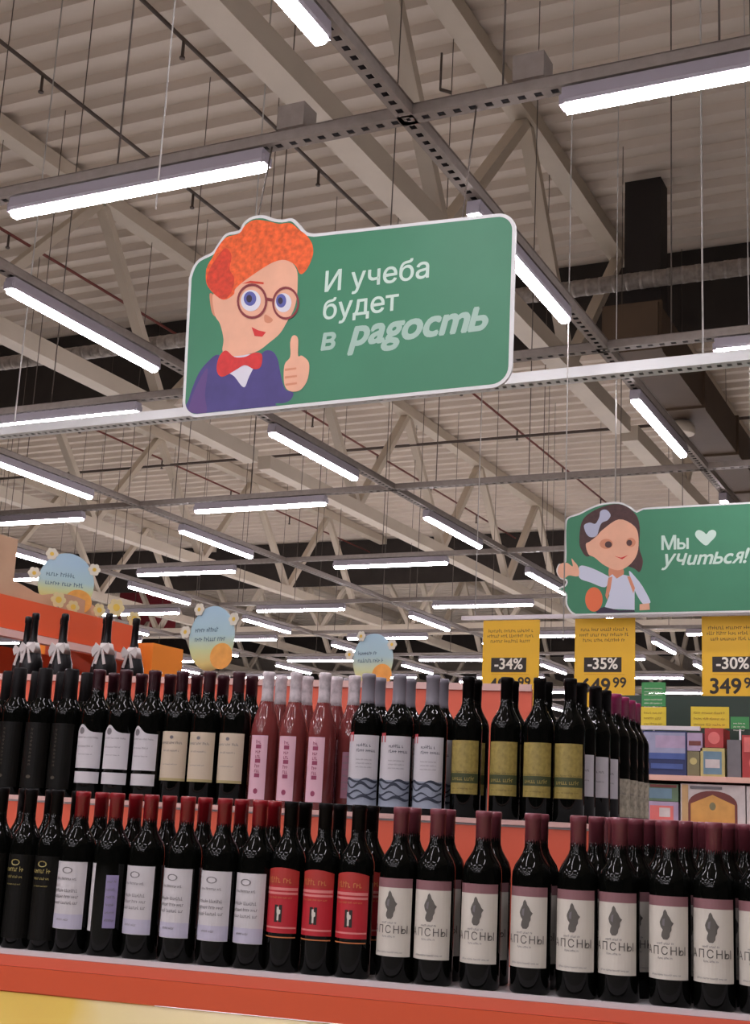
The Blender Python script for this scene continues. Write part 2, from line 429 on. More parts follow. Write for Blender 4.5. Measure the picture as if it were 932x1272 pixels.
for k, Yr in enumerate(YL):
    fine = 0 < Yr < 15
    mb, ins = tray(0, Yr, XL[-1], XL[0]+3, fine)
    parts = [('channel', mb, M_GALV), ('cable_bundle', ins, M_TRAYIN)]
    for j, Xw in enumerate(XL):
        if Yr < 24 and Yr > 0:
            parts.append(('hanger_wire', MB().bar((Xw+.45, Yr, ZTR+.06), (Xw+.45, Yr, ZD-.01), .010, n=5), M_WIRE))
            parts.append(('hanger_wire', MB().bar((Xw-1.6, Yr, ZTR+.06), (Xw-1.6, Yr, ZD-.01), .010, n=5), M_WIRE))
    where = '%s row from the front' % ORD[k-NB] if k >= NB else '%s row back from the viewer' % ORD[NB-1-k]
    assemble('cable_tray', 'perforated cable tray crossing the hall, '+where, 'tray', parts, 'crosswise cable trays')
for j, Xc in enumerate(XL):
    mb, ins = tray(1, Xc, YL[0], YL[-1], -9 < Xc < 0)
    assemble('cable_tray', 'perforated cable tray running lengthwise, %s line from the right' % ORD[j], 'tray', [('channel', mb, M_GALV), ('cable_bundle', ins, M_TRAYIN)], 'lengthwise cable trays')
for Xc, w in ((-2.88, 'left'), (-1.72, 'right')):
    single('junction_box', MB().box(Xc-.07, Xc+.07, YL[NB]-.06, YL[NB]+.06, ZTR+.052, ZTR+.17), M_GALV, 'small grey junction box on the nearest crosswise tray, %s one' % w, 'box', 'junction boxes on the trays')
# strip light prototype, length along x
LEN = 1.52
proto = empty('strip_light')
hb = MB()
for xa, xb in ((-LEN/2, LEN/2),):
    sec = [(-.034, .044), (.034, .044), (.04, .06), (.036, .116), (-.036, .116), (-.04, .06)]
    n = len(hb.v); hb.v += [(xa, a, b) for a, b in sec]+[(xb, a, b) for a, b in sec]
    for i in range(6):
        jn = (i+1) % 6; hb.f.append((n+i, n+jn, n+6+jn, n+6+i)); hb.m.append(0)
    hb.f.append(tuple(n+i for i in reversed(range(6)))); hb.f.append(tuple(n+6+i for i in range(6))); hb.m += [0, 0]
hb.build('housing', M_LBODY, proto)
db = MB(); sec = [(-.030, .045), (-.028, .022), (-.018, .014), (.018, .014), (.028, .022), (.030, .045)]
db.v += [(-LEN/2+.01, a, b) for a, b in sec]+[(LEN/2-.01, a, b) for a, b in sec]
for i in range(5): db.f.append((i, i+6, i+7, i+1)); db.m.append(0)
db.f.append(tuple(range(6))); db.f.append(tuple(reversed(range(6, 12)))); db.m += [0, 0]
db.build('diffuser', M_LAMP, proto, (0, 0, 0))
for s in (-1, 1): MB().box(s*LEN/2-.012, s*LEN/2+.012, -.034, .034, .04, .085).build('end_cap', M_LBODY, proto)
used = [False]
def strip(x, y, rz, label, group):
    if not used[0]: o = proto; used[0] = True
    else: o = copy_tree(proto)
    o.location = (x, y, E+H-.01); o.rotation_euler.z = rz
    return tag(o, label, 'light', group)
for k, Yr in enumerate(YL):
    for j in range(len(XL)-1):
        xc = (XL[j]+XL[j+1])/2
        vis = in_view((xc, Yr, E+H), 160); near = -6 < xc < 5 and -13 < Yr < 9
        if not (vis or near) or (j == 1 and NB < k < NB+5): continue
        strip(xc, Yr, 0, ('crosswise strip light, %s cross row from the front, %s from the right' % (ORD[k-NB], ORD[j])) if vis and k >= NB else 'crosswise strip light outside the picture, %s row, %s from the right' % (ORD[k], ORD[j]),
              'crosswise strip lights' if vis else 'crosswise strip lights outside the picture')
for j, Xc in enumerate(XL):
    for k in range(len(YL)-1):
        yc = (YL[k]+YL[k+1])/2
        vis = in_view((Xc, yc, E+H), 160); near = -9 < Xc < 5 and -13 < yc < 9
        if not (vis or near) or (j == 3 and k == NB+3): continue
        strip(Xc, yc, R(90), ('lengthwise strip light, %s line from the right, %s along it' % (ORD[j], ORD[k-NB+1])) if vis and k >= NB-1 else 'lengthwise strip light outside the picture, %s line, %s along it' % (ORD[j], ORD[k]),
              'lengthwise strip lights' if vis else 'lengthwise strip lights outside the picture')

# white perforated rail behind the boy sign
mb = MB(); xa, xb = -7.55, 1.0; n = int((xb-xa)/.06); st = (xb-xa)/n; Yw, Zw = 7.7, E+2.735
for i in range(n):
    t0 = xa+i*st; t1 = t0+st; q0, q1 = t0+st*.25, t0+st*.7
    for u0_, u1_, s0, s1 in ((t0, t1, -.06, -.02), (t0, t1, .02, .06), (t0, q0, -.02, .02), (q1, t1, -.02, .02)):
        mb.quad((u0_, Yw+s0, Zw), (u0_, Yw+s1, Zw), (u1_, Yw+s1, Zw), (u1_, Yw+s0, Zw))
mb.quad((xa, Yw-.06, Zw), (xb, Yw-.06, Zw), (xb, Yw-.06, Zw+.07), (xa, Yw-.06, Zw+.07))
mb.quad((xa, Yw+.06, Zw), (xb, Yw+.06, Zw), (xb, Yw+.06, Zw+.07), (xa, Yw+.06, Zw+.07))
wp = [('channel', mb, M_WHITE), ('inner_strip', MB().box(xa, xb, Yw-.05, Yw+.05, Zw+.03, Zw+.04), M_TRAYIN)]
for xw in (-7.0, -4.9, -1.6, .6): wp.append(('hanger_wire', MB().bar((xw, Yw, Zw+.07), (xw, Yw, ZD-.01), .012, n=5), M_WHITEWIRE))
assemble('perforated_rail', 'white perforated rail passing behind the boy sign', 'rail', wp)
# loose pale wires
for (x, y, za, zb, w) in ((-3.25, 4.3, 2.5, 7.98, 'at the left of the boy sign'), (-.62, 5.3, 1.1, 7.98, 'at the right edge of the picture'), (-2.3, 7.2, 1.0, 7.98, 'by the girl sign')):
    single('hanging_wire', MB().bar((x, y, E+za), (x, y, E+zb), .008, n=5), M_WHITEWIRE, 'thin pale wire hanging from the roof '+w, 'wire', 'thin pale wires')

# ------------------------------------------------------------------ hanging signs
M_HAIR = mat('orange_hair_print', (226, 96, 42), .6, noise=.28, nscale=38)
M_HAIR2 = mat('red_hair_print', (206, 62, 36), .6, noise=.25, nscale=38)
M_SKIN = mat('skin_print', (226, 172, 142), .6, noise=.06, nscale=9)
M_SKIN2 = mat('skin_shade_print', (206, 136, 104), .6)
M_REDP = mat('red_print', (204, 48, 46), .6, noise=.12, nscale=30)
M_JACK = mat('indigo_print', (70, 62, 122), .6, noise=.1, nscale=12)
M_JACK2 = mat('violet_print', (92, 66, 124), .6)
M_PWHITE = mat('white_print', (212, 212, 220), .6)
M_GLASSES = mat('glasses_print', (132, 52, 56), .6)
M_IRIS = mat('iris_print', (86, 92, 158), .6)
M_DARKP = mat('dark_print', (48, 38, 60), .6)
M_BROWNP = mat('brown_hair_print', (72, 46, 44), .6, noise=.2, nscale=30)
M_BOWP = mat('pale_bow_print', (176, 180, 200), .6)
M_SHIRTP = mat('shirt_print', (200, 206, 222), .6)
M_BAGP = mat('orange_print', (222, 110, 66), .6)
ART1 = {
    'hair': [(0.0695,0.6929),(0.0765,0.7293),(0.1008,0.768),(0.121,0.8073),(0.1632,0.8525),(0.2336,0.8632),(0.2612,0.8964),(0.3099,0.9167),(0.3812,0.8997),(0.4422,0.877),(0.5014,0.8713),(0.5448,0.835),(0.5857,0.8013),(0.6173,0.7583),(0.6281,0.7115),(0.6169,0.6654),(0.5938,0.6265),(0.5676,0.6185),(0.5394,0.6648),(0.4849,0.6963),(0.4313,0.6949),(0.3788,0.6751),(0.3216,0.6465),(0.2692,0.6171),(0.2362,0.5913),(0.2284,0.5648),(0.1796,0.5464),(0.1257,0.5811),(0.0799,0.6355)],
    'face': [(0.1161,0.575),(0.1368,0.4804),(0.1695,0.4307),(0.1942,0.3551),(0.1941,0.2992),(0.2334,0.2715),(0.3128,0.2682),(0.3804,0.2803),(0.4314,0.31),(0.4863,0.3497),(0.5206,0.4041),(0.5462,0.447),(0.5588,0.4988),(0.5595,0.5702),(0.5486,0.6437),(0.4942,0.7013),(0.4156,0.7082),(0.3192,0.6762),(0.2131,0.6266),(0.1557,0.5882)],
    'hairdark': [(0.079,0.6449),(0.0887,0.7089),(0.1296,0.7685),(0.1677,0.8003),(0.2019,0.7578),(0.1973,0.6935),(0.2268,0.6431),(0.2171,0.5801),(0.1793,0.5501),(0.1256,0.583)],
    'bow': [(0.1783,0.274),(0.2109,0.3009),(0.2588,0.2652),(0.3136,0.2592),(0.3614,0.2735),(0.4014,0.2602),(0.4008,0.2055),(0.3676,0.1958),(0.3167,0.2206),(0.2691,0.2016),(0.2017,0.1774),(0.1705,0.2137)],
    'shirt': [(0.1825,0.2825),(0.4011,0.2638),(0.3605,0.163),(0.3217,0.1132),(0.2624,0.1642),(0.2143,0.2047)],
    'jacket': [(0.0256,-0.01),(0.0335,0.0884),(0.0692,0.1954),(0.1146,0.2538),(0.1743,0.2852),(0.2243,0.2036),(0.2666,0.1726),(0.3204,0.1168),(0.3454,0.169),(0.4008,0.2673),(0.4488,0.2726),(0.4826,0.2319),(0.5057,0.1525),(0.5313,0.0875),(0.5733,0.0679),(0.5615,0.0363),(0.5265,0.0249),(0.4866,0.026),(0.475,-0.0092)],
    'sleeve': [(0.0354,-0.0055),(0.0499,0.0985),(0.09,0.1906),(0.1224,0.2233),(0.1183,0.1027),(0.1325,0.0126)],
    'hand': [(0.5213,0.1989),(0.5473,0.2337),(0.5427,0.2973),(0.55,0.3272),(0.567,0.3296),(0.5817,0.3086),(0.5869,0.2346),(0.6059,0.2325),(0.642,0.1973),(0.6443,0.1366),(0.6285,0.0952),(0.5983,0.0723),(0.5509,0.0787),(0.5255,0.1158)],
    'f1': [(0.5245,0.1811),(0.5812,0.1812),(0.5819,0.1725),(0.5253,0.1706)],
    'f2': [(0.5271,0.146),(0.5875,0.1459),(0.5881,0.1372),(0.5278,0.1355)],
    'f3': [(0.5315,0.1117),(0.5898,0.1128),(0.5904,0.1041),(0.5341,0.1019)],
    'ear': [(0.0997,0.5864),(0.132,0.5683),(0.1532,0.5241),(0.1573,0.4778),(0.1407,0.4707),(0.1176,0.5011)],
    'mouth': [(0.3378,0.3968),(0.3727,0.3774),(0.4147,0.3635),(0.3967,0.3442),(0.357,0.3524)],
    'nose': [(0.4014,0.4474),(0.4267,0.4352),(0.4455,0.4168),(0.429,0.4046),(0.4039,0.4148)],
    'brow1': [(0.2696,0.6115),(0.3138,0.6201),(0.3844,0.6032),(0.3851,0.594),(0.3147,0.609)],
    'lens1': [(0.4112,0.5091),(0.4107,0.4905),(0.4063,0.4734),(0.3981,0.4586),(0.3866,0.4468),(0.3724,0.4386),(0.3562,0.4344),(0.3387,0.4344),(0.3208,0.4388),(0.3034,0.4471),(0.2873,0.4591),(0.2735,0.4742),(0.2625,0.4916),(0.2551,0.5104),(0.2514,0.5298),(0.2519,0.5486),(0.2563,0.566),(0.2646,0.581),(0.2763,0.5929),(0.2907,0.6011),(0.3073,0.6052),(0.325,0.6049),(0.343,0.6003),(0.3603,0.5917),(0.3763,0.5795),(0.3899,0.5643),(0.4006,0.5469),(0.4078,0.5282)],
    'lens2': [(0.5755,0.4789),(0.575,0.4617),(0.5711,0.4459),(0.564,0.4322),(0.5541,0.4212),(0.5418,0.4135),(0.5277,0.4096),(0.5126,0.4095),(0.4971,0.4133),(0.4821,0.4209),(0.4683,0.4318),(0.4564,0.4456),(0.447,0.4616),(0.4406,0.4789),(0.4375,0.4967),(0.4379,0.514),(0.4418,0.5301),(0.449,0.544),(0.4591,0.555),(0.4716,0.5627),(0.4859,0.5666),(0.5011,0.5665),(0.5167,0.5624),(0.5317,0.5546),(0.5454,0.5435),(0.5571,0.5296),(0.5663,0.5137),(0.5725,0.4965)],
    'eye1': [(0.3753,0.5173),(0.3749,0.5061),(0.372,0.4958),(0.3666,0.4869),(0.3591,0.4799),(0.3498,0.475),(0.3391,0.4726),(0.3277,0.4728),(0.316,0.4755),(0.3047,0.4807),(0.2943,0.4881),(0.2854,0.4973),(0.2784,0.5078),(0.2736,0.5192),(0.2713,0.5308),(0.2717,0.5422),(0.2747,0.5526),(0.2801,0.5615),(0.2877,0.5686),(0.2971,0.5735),(0.3079,0.5758),(0.3194,0.5755),(0.3311,0.5727),(0.3424,0.5674),(0.3527,0.56),(0.3616,0.5507),(0.3685,0.5402),(0.3732,0.5289)],
    'eye2': [(0.5348,0.4868),(0.5345,0.4769),(0.5321,0.4678),(0.5277,0.4599),(0.5217,0.4536),(0.5142,0.4493),(0.5056,0.447),(0.4964,0.4471),(0.487,0.4494),(0.4779,0.4538),(0.4695,0.4602),(0.4624,0.4682),(0.4567,0.4774),(0.4529,0.4874),(0.4511,0.4976),(0.4514,0.5076),(0.4538,0.5167),(0.4581,0.5247),(0.4643,0.531),(0.4718,0.5354),(0.4805,0.5375),(0.4897,0.5374),(0.4992,0.5351),(0.5082,0.5305),(0.5166,0.5241),(0.5237,0.5161),(0.5293,0.5069),(0.533,0.4969)],
    'iris1': [(0.3518,0.5294),(0.3516,0.5218),(0.3497,0.5148),(0.3463,0.5087),(0.3415,0.5039),(0.3356,0.5005),(0.3289,0.4988),(0.3216,0.4989),(0.3142,0.5007),(0.307,0.5042),(0.3004,0.5092),(0.2947,0.5154),(0.2902,0.5225),(0.2871,0.5302),(0.2857,0.5381),(0.2859,0.5458),(0.2877,0.5528),(0.2911,0.559),(0.2959,0.5638),(0.3019,0.5671),(0.3087,0.5688),(0.316,0.5687),(0.3234,0.5668),(0.3306,0.5633),(0.3372,0.5583),(0.3428,0.5521),(0.3473,0.545),(0.3503,0.5373)],
    'iris2': [(0.508,0.4992),(0.5078,0.492),(0.5064,0.4854),(0.5037,0.4797),(0.4999,0.4751),(0.4953,0.4718),(0.4899,0.4701),(0.4841,0.4701),(0.4782,0.4716),(0.4724,0.4747),(0.4671,0.4793),(0.4626,0.485),(0.459,0.4915),(0.4565,0.4987),(0.4553,0.506),(0.4554,0.5132),(0.4568,0.5199),(0.4595,0.5257),(0.4633,0.5303),(0.468,0.5335),(0.4735,0.5352),(0.4793,0.5352),(0.4852,0.5336),(0.4909,0.5305),(0.4962,0.5259),(0.5008,0.5202),(0.5043,0.5136),(0.5068,0.5065)],
    'pup1': [(0.3298,0.5323),(0.3298,0.5283),(0.329,0.5245),(0.3275,0.5213),(0.3253,0.5187),(0.3226,0.5169),(0.3196,0.5159),(0.3163,0.5159),(0.3129,0.5168),(0.3096,0.5186),(0.3066,0.5211),(0.304,0.5244),(0.3019,0.5281),(0.3005,0.5321),(0.2997,0.5362),(0.2998,0.5403),(0.3006,0.544),(0.3021,0.5473),(0.3042,0.5499),(0.3069,0.5517),(0.31,0.5526),(0.3133,0.5527),(0.3167,0.5518),(0.32,0.55),(0.323,0.5474),(0.3256,0.5442),(0.3277,0.5405),(0.3291,0.5364)],
    'pup2': [(0.4905,0.5015),(0.4904,0.4979),(0.4897,0.4946),(0.4884,0.4917),(0.4866,0.4894),(0.4844,0.4877),(0.4818,0.4869),(0.479,0.4868),(0.4761,0.4876),(0.4734,0.4891),(0.4708,0.4914),(0.4686,0.4942),(0.4669,0.4975),(0.4657,0.5011),(0.4651,0.5048),(0.4651,0.5084),(0.4658,0.5117),(0.4671,0.5146),(0.4689,0.5169),(0.4712,0.5185),(0.4738,0.5194),(0.4766,0.5194),(0.4794,0.5186),(0.4822,0.5171),(0.4847,0.5148),(0.4869,0.512),(0.4887,0.5087),(0.4899,0.5051)],
    'hairtop': [(-0.0226,0.6776),(-0.0068,0.7318),(0.0262,0.7695),(0.0945,0.7924),(0.1148,0.8195),(0.1613,0.8745),(0.2303,0.8788),(0.2517,0.9138),(0.2982,0.9373),(0.3587,0.9331),(0.4101,0.9099),(0.4604,0.8963),(0.5095,0.8939),(0.5531,0.8539),(0.5846,0.8169),(0.6269,0.8013)]}
ART2 = {
    'hair': [(0.0935,0.5293),(0.1076,0.6723),(0.1742,0.7441),(0.3014,0.7914),(0.4121,0.7852),(0.5033,0.7105),(0.5316,0.6117),(0.5291,0.4713),(0.5541,0.3741),(0.5314,0.2977),(0.4804,0.3303),(0.3369,0.3697),(0.2021,0.4219),(0.1463,0.424),(0.1138,0.4649)],
    'face': [(0.142,0.5113),(0.1705,0.5307),(0.2242,0.5711),(0.2635,0.612),(0.3814,0.6822),(0.4912,0.6294),(0.5226,0.5464),(0.5139,0.4284),(0.4586,0.3497),(0.3764,0.3153),(0.282,0.3529),(0.207,0.4138),(0.1621,0.4392)],
    'bow': [(0.1272,0.6505),(0.1687,0.6692),(0.2105,0.6591),(0.2387,0.7055),(0.2477,0.7497),(0.2891,0.757),(0.3212,0.7171),(0.2993,0.6801),(0.2582,0.6631),(0.2395,0.6259),(0.2211,0.5712),(0.1765,0.5621),(0.1441,0.5907)],
    'neck': [(0.3214,0.3468),(0.4074,0.3329),(0.4156,0.2814),(0.366,0.2566),(0.3142,0.2738)],
    'arm': [(0.0993,0.3547),(0.1793,0.3409),(0.2874,0.2871),(0.3143,0.2613),(0.2852,0.1969),(0.1806,0.2343),(0.0973,0.2713)],
    'body': [(0.3002,0.2587),(0.3376,0.2886),(0.3691,0.2565),(0.4156,0.2829),(0.4683,0.2688),(0.4965,0.194),(0.4973,0.0316),(0.2804,0.0454),(0.3171,0.1372)],
    'arm2': [(0.4557,0.3064),(0.5085,0.2552),(0.5548,0.1923),(0.6038,0.0993),(0.6008,0.0751),(0.5552,0.0731),(0.4966,0.1709)],
    'hand2': [(0.5323,0.0705),(0.6008,0.0766),(0.604,0.0309),(0.5325,0.0278)],
    'hand': [(0.0832,0.36),(0.0967,0.3122),(0.0844,0.2812),(0.02,0.2895),(-0.0152,0.2686),(-0.0527,0.2856),(-0.065,0.3335),(-0.043,0.3757),(0.0055,0.3818),(0.0479,0.355),(0.0373,0.4124),(0.0603,0.3878)],
    'skirt': [(0.2067,0.0392),(0.2803,0.0577),(0.3864,0.0309),(0.4942,0.0317),(0.5004,0.0163),(0.2306,0.0125)],
    'strap1': [(0.3096,0.2646),(0.3377,0.273),(0.326,0.1834),(0.3017,0.1066),(0.2889,0.1379)],
    'strap2': [(0.4436,0.2696),(0.4652,0.2689),(0.4996,0.1847),(0.4875,0.1482),(0.4718,0.1947)],
    'mouth': [(0.349,0.4193),(0.3991,0.4048),(0.452,0.4215),(0.407,0.3921)],
    'brow': [(0.2486,0.5225),(0.2753,0.545),(0.3291,0.5394),(0.3291,0.5331),(0.2786,0.5354)],
    'heart': [(0.9883,0.4673),(0.9323,0.5186),(0.9175,0.5499),(0.9296,0.5739),(0.9534,0.5759),(0.98,0.5593),(0.9948,0.5464),(1.0127,0.5669),(1.0393,0.5748),(1.0598,0.5586),(1.0566,0.5282),(1.0239,0.4932)],
    'eye1': [(0.3388,0.506),(0.3377,0.498),(0.3343,0.4905),(0.3287,0.4839),(0.3213,0.4784),(0.3124,0.4745),(0.3024,0.4723),(0.2919,0.4718),(0.2813,0.4731),(0.2713,0.4762),(0.2622,0.4809),(0.2546,0.487),(0.2489,0.4941),(0.2453,0.5019),(0.244,0.5101),(0.2451,0.5181),(0.2485,0.5256),(0.2541,0.5323),(0.2616,0.5377),(0.2706,0.5416),(0.2806,0.5439),(0.2912,0.5443),(0.3017,0.5429),(0.3118,0.5398),(0.3208,0.5351),(0.3283,0.529),(0.334,0.5219),(0.3376,0.5141)],
    'eye2': [(0.5027,0.5098),(0.5018,0.5026),(0.4994,0.4958),(0.4953,0.4897),(0.4899,0.4848),(0.4835,0.4811),(0.4763,0.479),(0.4687,0.4785),(0.4611,0.4796),(0.4538,0.4824),(0.4473,0.4866),(0.4419,0.492),(0.4378,0.4984),(0.4352,0.5055),(0.4343,0.5128),(0.4351,0.5201),(0.4376,0.5269),(0.4416,0.533),(0.447,0.538),(0.4535,0.5416),(0.4607,0.5437),(0.4683,0.5442),(0.476,0.543),(0.4832,0.5403),(0.4897,0.536),(0.4951,0.5306),(0.4992,0.5242),(0.5018,0.5172)],
    'pup1': [(0.3326,0.5015),(0.332,0.4963),(0.3302,0.4914),(0.3272,0.487),(0.3232,0.4835),(0.3185,0.4809),(0.3132,0.4793),(0.3076,0.479),(0.3019,0.4798),(0.2966,0.4818),(0.2918,0.4848),(0.2877,0.4887),(0.2847,0.4933),(0.2828,0.4984),(0.2821,0.5037),(0.2827,0.5089),(0.2845,0.5138),(0.2874,0.5182),(0.2914,0.5218),(0.2962,0.5244),(0.3015,0.5259),(0.3071,0.5262),(0.3127,0.5254),(0.3181,0.5234),(0.3229,0.5204),(0.3269,0.5165),(0.33,0.5119),(0.3319,0.5068)],
    'pup2': [(0.4779,0.5078),(0.4774,0.5029),(0.4759,0.4984),(0.4735,0.4943),(0.4704,0.491),(0.4665,0.4886),(0.4623,0.4871),(0.4578,0.4868),(0.4533,0.4875),(0.449,0.4893),(0.4451,0.4921),(0.4419,0.4957),(0.4395,0.4999),(0.4379,0.5046),(0.4374,0.5095),(0.4379,0.5144),(0.4394,0.519),(0.4417,0.523),(0.4449,0.5264),(0.4488,0.5288),(0.453,0.5302),(0.4575,0.5306),(0.462,0.5298),(0.4663,0.528),(0.4702,0.5252),(0.4734,0.5216),(0.4758,0.5174),(0.4773,0.5127)],
    'bag': [(0.2688,0.1105),(0.2674,0.0913),(0.263,0.0731),(0.2557,0.0569),(0.2459,0.0434),(0.2341,0.0333),(0.2209,0.0272),(0.2069,0.0253),(0.1929,0.0278),(0.1794,0.0344),(0.1673,0.045),(0.1571,0.059),(0.1494,0.0757),(0.1444,0.0942),(0.1426,0.1136),(0.1439,0.133),(0.1483,0.1513),(0.1557,0.1677),(0.1656,0.1813),(0.1774,0.1913),(0.1908,0.1974),(0.2048,0.1992),(0.2189,0.1966),(0.2323,0.1898),(0.2444,0.1791),(0.2545,0.165),(0.2622,0.1484),(0.267,0.1299)],
    'cheek': [(0.2431,0.4439),(0.2431,0.4435),(0.243,0.4432),(0.2428,0.4429),(0.2426,0.4427),(0.2423,0.4425),(0.2419,0.4424),(0.2416,0.4424),(0.2412,0.4424),(0.2409,0.4425),(0.2406,0.4427),(0.2403,0.443),(0.2401,0.4433),(0.24,0.4436),(0.24,0.444),(0.24,0.4443),(0.2401,0.4447),(0.2403,0.445),(0.2406,0.4452),(0.2409,0.4454),(0.2412,0.4455),(0.2415,0.4455),(0.2419,0.4454),(0.2422,0.4453),(0.2425,0.4451),(0.2428,0.4449),(0.243,0.4446),(0.2431,0.4442)],
    'outl': [(0.0727,0.0),(0.0323,0.0257),(-0.0007,0.0826),(-0.0035,0.1517),(-0.0329,0.1745),(-0.0622,0.1863),(-0.0432,0.2094),(-0.0111,0.2211),(-0.002,0.2524),(-0.0443,0.2695),(-0.0745,0.3243),(-0.056,0.3777),(-0.0141,0.3953),(-0.0181,0.6223),(-0.0001,0.7148),(0.0856,0.7424),(0.1737,0.7826),(0.2695,0.8076),(0.3804,0.8092),(0.4561,0.7763),(0.5063,0.7356)]}
def sign_root(name, label, X, Y, Z): return tag(empty(name, (X, Y, E+Z)), label, 'sign')
def keep_in(p, r=.085, m=.016):
    """keeps print off the white border at the rounded lower left corner"""
    x, z = max(p[0], m) if p[1] < .4 else p[0], max(p[1], m)
    if x < r and z < r:
        d = math.hypot(x-r, z-r)
        if d > r-m: x, z = r+(x-r)*(r-m)/d, r+(z-r)*(r-m)/d
    return (x, z)
def layers(name, art, seq, root, base=-.0002, step=.00015):
    mats = []; mb = MB()
    for i, (key, m, sm) in enumerate(seq):
        if m not in mats: mats.append(m)
        pts = art[key] if isinstance(key, str) else key
        pts = smooth_loop(pts, 4) if sm else pts
        if name == 'boy_print': pts = [keep_in(p) for p in pts]
        mb.poly(pts, base-step*(i+1), mats.index(m))
    return mb.build(name, mats, root)
def ring_layers(mb, pts, th, y, mi):
    k = len(pts); cx = sum(p[0] for p in pts)/k; cz = sum(p[1] for p in pts)/k
    for i in range(k):
        a, b = pts[i], pts[(i+1) % k]
        ia, ib = ((cx+(p[0]-cx)*th, cz+(p[1]-cz)*th) for p in (a, b))
        mb.quad(*[(p[0], y, p[1]) for p in (a, b, ib, ia)][::-1], mi=mi)
W1, H1 = 1.572, .757
r1 = sign_root('hanging_sign', 'large green chalkboard sign with a red-haired cartoon boy giving a thumbs up', -3.305, 4.7, 1.672)
rc = .085
outline = ([(rc, 0)]+[(W1-rc, 0)]+arc(W1-rc, rc, rc, -90, 0)[1:]+arc(W1-rc, H1-rc, rc, 0, 90)+smooth_open(ART1['hairtop'], 3)[::-1]+[(0, rc)]+arc(rc, rc, rc, 180, 270)[1:-1])
MB().slab(outline, 0, .012).build('board', M_WHITE, r1)
g = .015
green = inset(outline, g)
MB().poly(green, -.0006).build('green_print', M_GREEN, r1)
seq = [('hairdark', M_HAIR2, 1), ('shirt', M_PWHITE, 0), ('jacket', M_JACK, 1), ('sleeve', M_JACK2, 1), ('ear', M_SKIN2, 1), ('face', M_SKIN, 1), ('hair', M_HAIR, 1), ('hairdark', M_HAIR2, 1), ('bow', M_REDP, 1),
       ('nose', M_SKIN2, 1), ('mouth', M_REDP, 0), ('eye1', M_PWHITE, 0), ('eye2', M_PWHITE, 0), ('iris1', M_IRIS, 0), ('iris2', M_IRIS, 0), ('pup1', M_DARKP, 0), ('pup2', M_DARKP, 0),
       ('brow1', M_HAIR2, 0), ('hand', M_SKIN, 1), ('f1', M_SKIN2, 0), ('f2', M_SKIN2, 0), ('f3', M_SKIN2, 0)]
boy = layers('boy_print', ART1, seq, r1, -.0006)
rl = MB()
for k_ in ('lens1', 'lens2'): ring_layers(rl, ART1[k_], .86, -.0046, 0)
cA = ART1['lens1'][0]; cB = ART1['lens2'][len(ART1['lens2'])//2]
rl.bar((cA[0]-.008, -.0046, cA[1]+.012), (cB[0]+.008, -.0046, cB[1]+.012), .0005, .014)
rl.build('glasses_print', M_GLASSES, boy)
tb = MB()
tb.text('И учеба', .697, 1.192, .516, -.0012, bold=.012)
tb.text('будет', .696, 1.057, .388, -.0012, bold=.012)
tb.build('lettering', M_CHALK, r1)
tb = MB()
tb.text('в', .695, .767, .248, -.0012, shear=.12, bold=.03)
tb.text('paдocmь'.replace('д', 'g'), .825, 1.466, .254, -.0012, shear=.25, bold=.035)
tb.build('lettering', M_CHALK2, r1)
for xw in (.3, 1.33):
    MB().bar((xw, .006, .75), (xw, .123, H*1.04-1.672+.01), .008, n=5).build('hanger_wire', M_WIRE, r1)
# girl sign
W2, H2 = 1.6, .757
r2 = sign_root('hanging_sign', 'smaller-looking green chalkboard sign at the right with a dark-haired cartoon girl and a heart', -2.828, 8.9, 1.409)
o2 = smooth_open(ART2['outl'], 3)
top = [(ART2['outl'][-1][0]+.05, H2)]
outline = ([(.09, 0), (W2-rc, 0)]+arc(W2-rc, rc, rc, -90, 0)[1:]+arc(W2-rc, H2-rc, rc, 0, 90)+top+o2[::-1])
MB().slab(outline, 0, .012).build('board', M_WHITE, r2)
green2 = inset(outline, .013)
MB().poly(green2, -.0006).build('green_print', M_GREEN, r2)
seq = [('hair', M_BROWNP, 1), ('neck', M_SKIN2, 1), ('body', M_SHIRTP, 0), ('skirt', M_DARKP, 0), ('arm2', M_SHIRTP, 1), ('hand2', M_SKIN, 0), ('bag', M_BAGP, 0), ('arm', M_SHIRTP, 1), ('hand', M_SKIN, 1),
       ('face', M_SKIN, 1), ('bow', M_BOWP, 1), ('strap1', M_SKIN2, 0), ('strap2', M_SKIN2, 0), ('eye1', M_SKIN2, 0), ('eye2', M_SKIN2, 0), ('pup1', M_BROWNP, 0), ('pup2', M_BROWNP, 0), ('mouth', M_REDP, 0)]
layers('girl_print', ART2, seq, r2, -.0006)
tb = MB(); tb.text('Мы', .684, .874, .45, -.0012, bold=.02); tb.text('учumьcя!', .684, 1.284, .338, -.0012, shear=.3, bold=.02)
tb.poly(smooth_loop(ART2['heart'], 4), -.0012)
tb.build('lettering', M_CHALK, r2)
for xw in (.35, 1.3): MB().bar((xw, .006, .74), (xw, .006, 8-1.409), .008, n=5).build('hanger_wire', M_WHITEWIRE, r2)

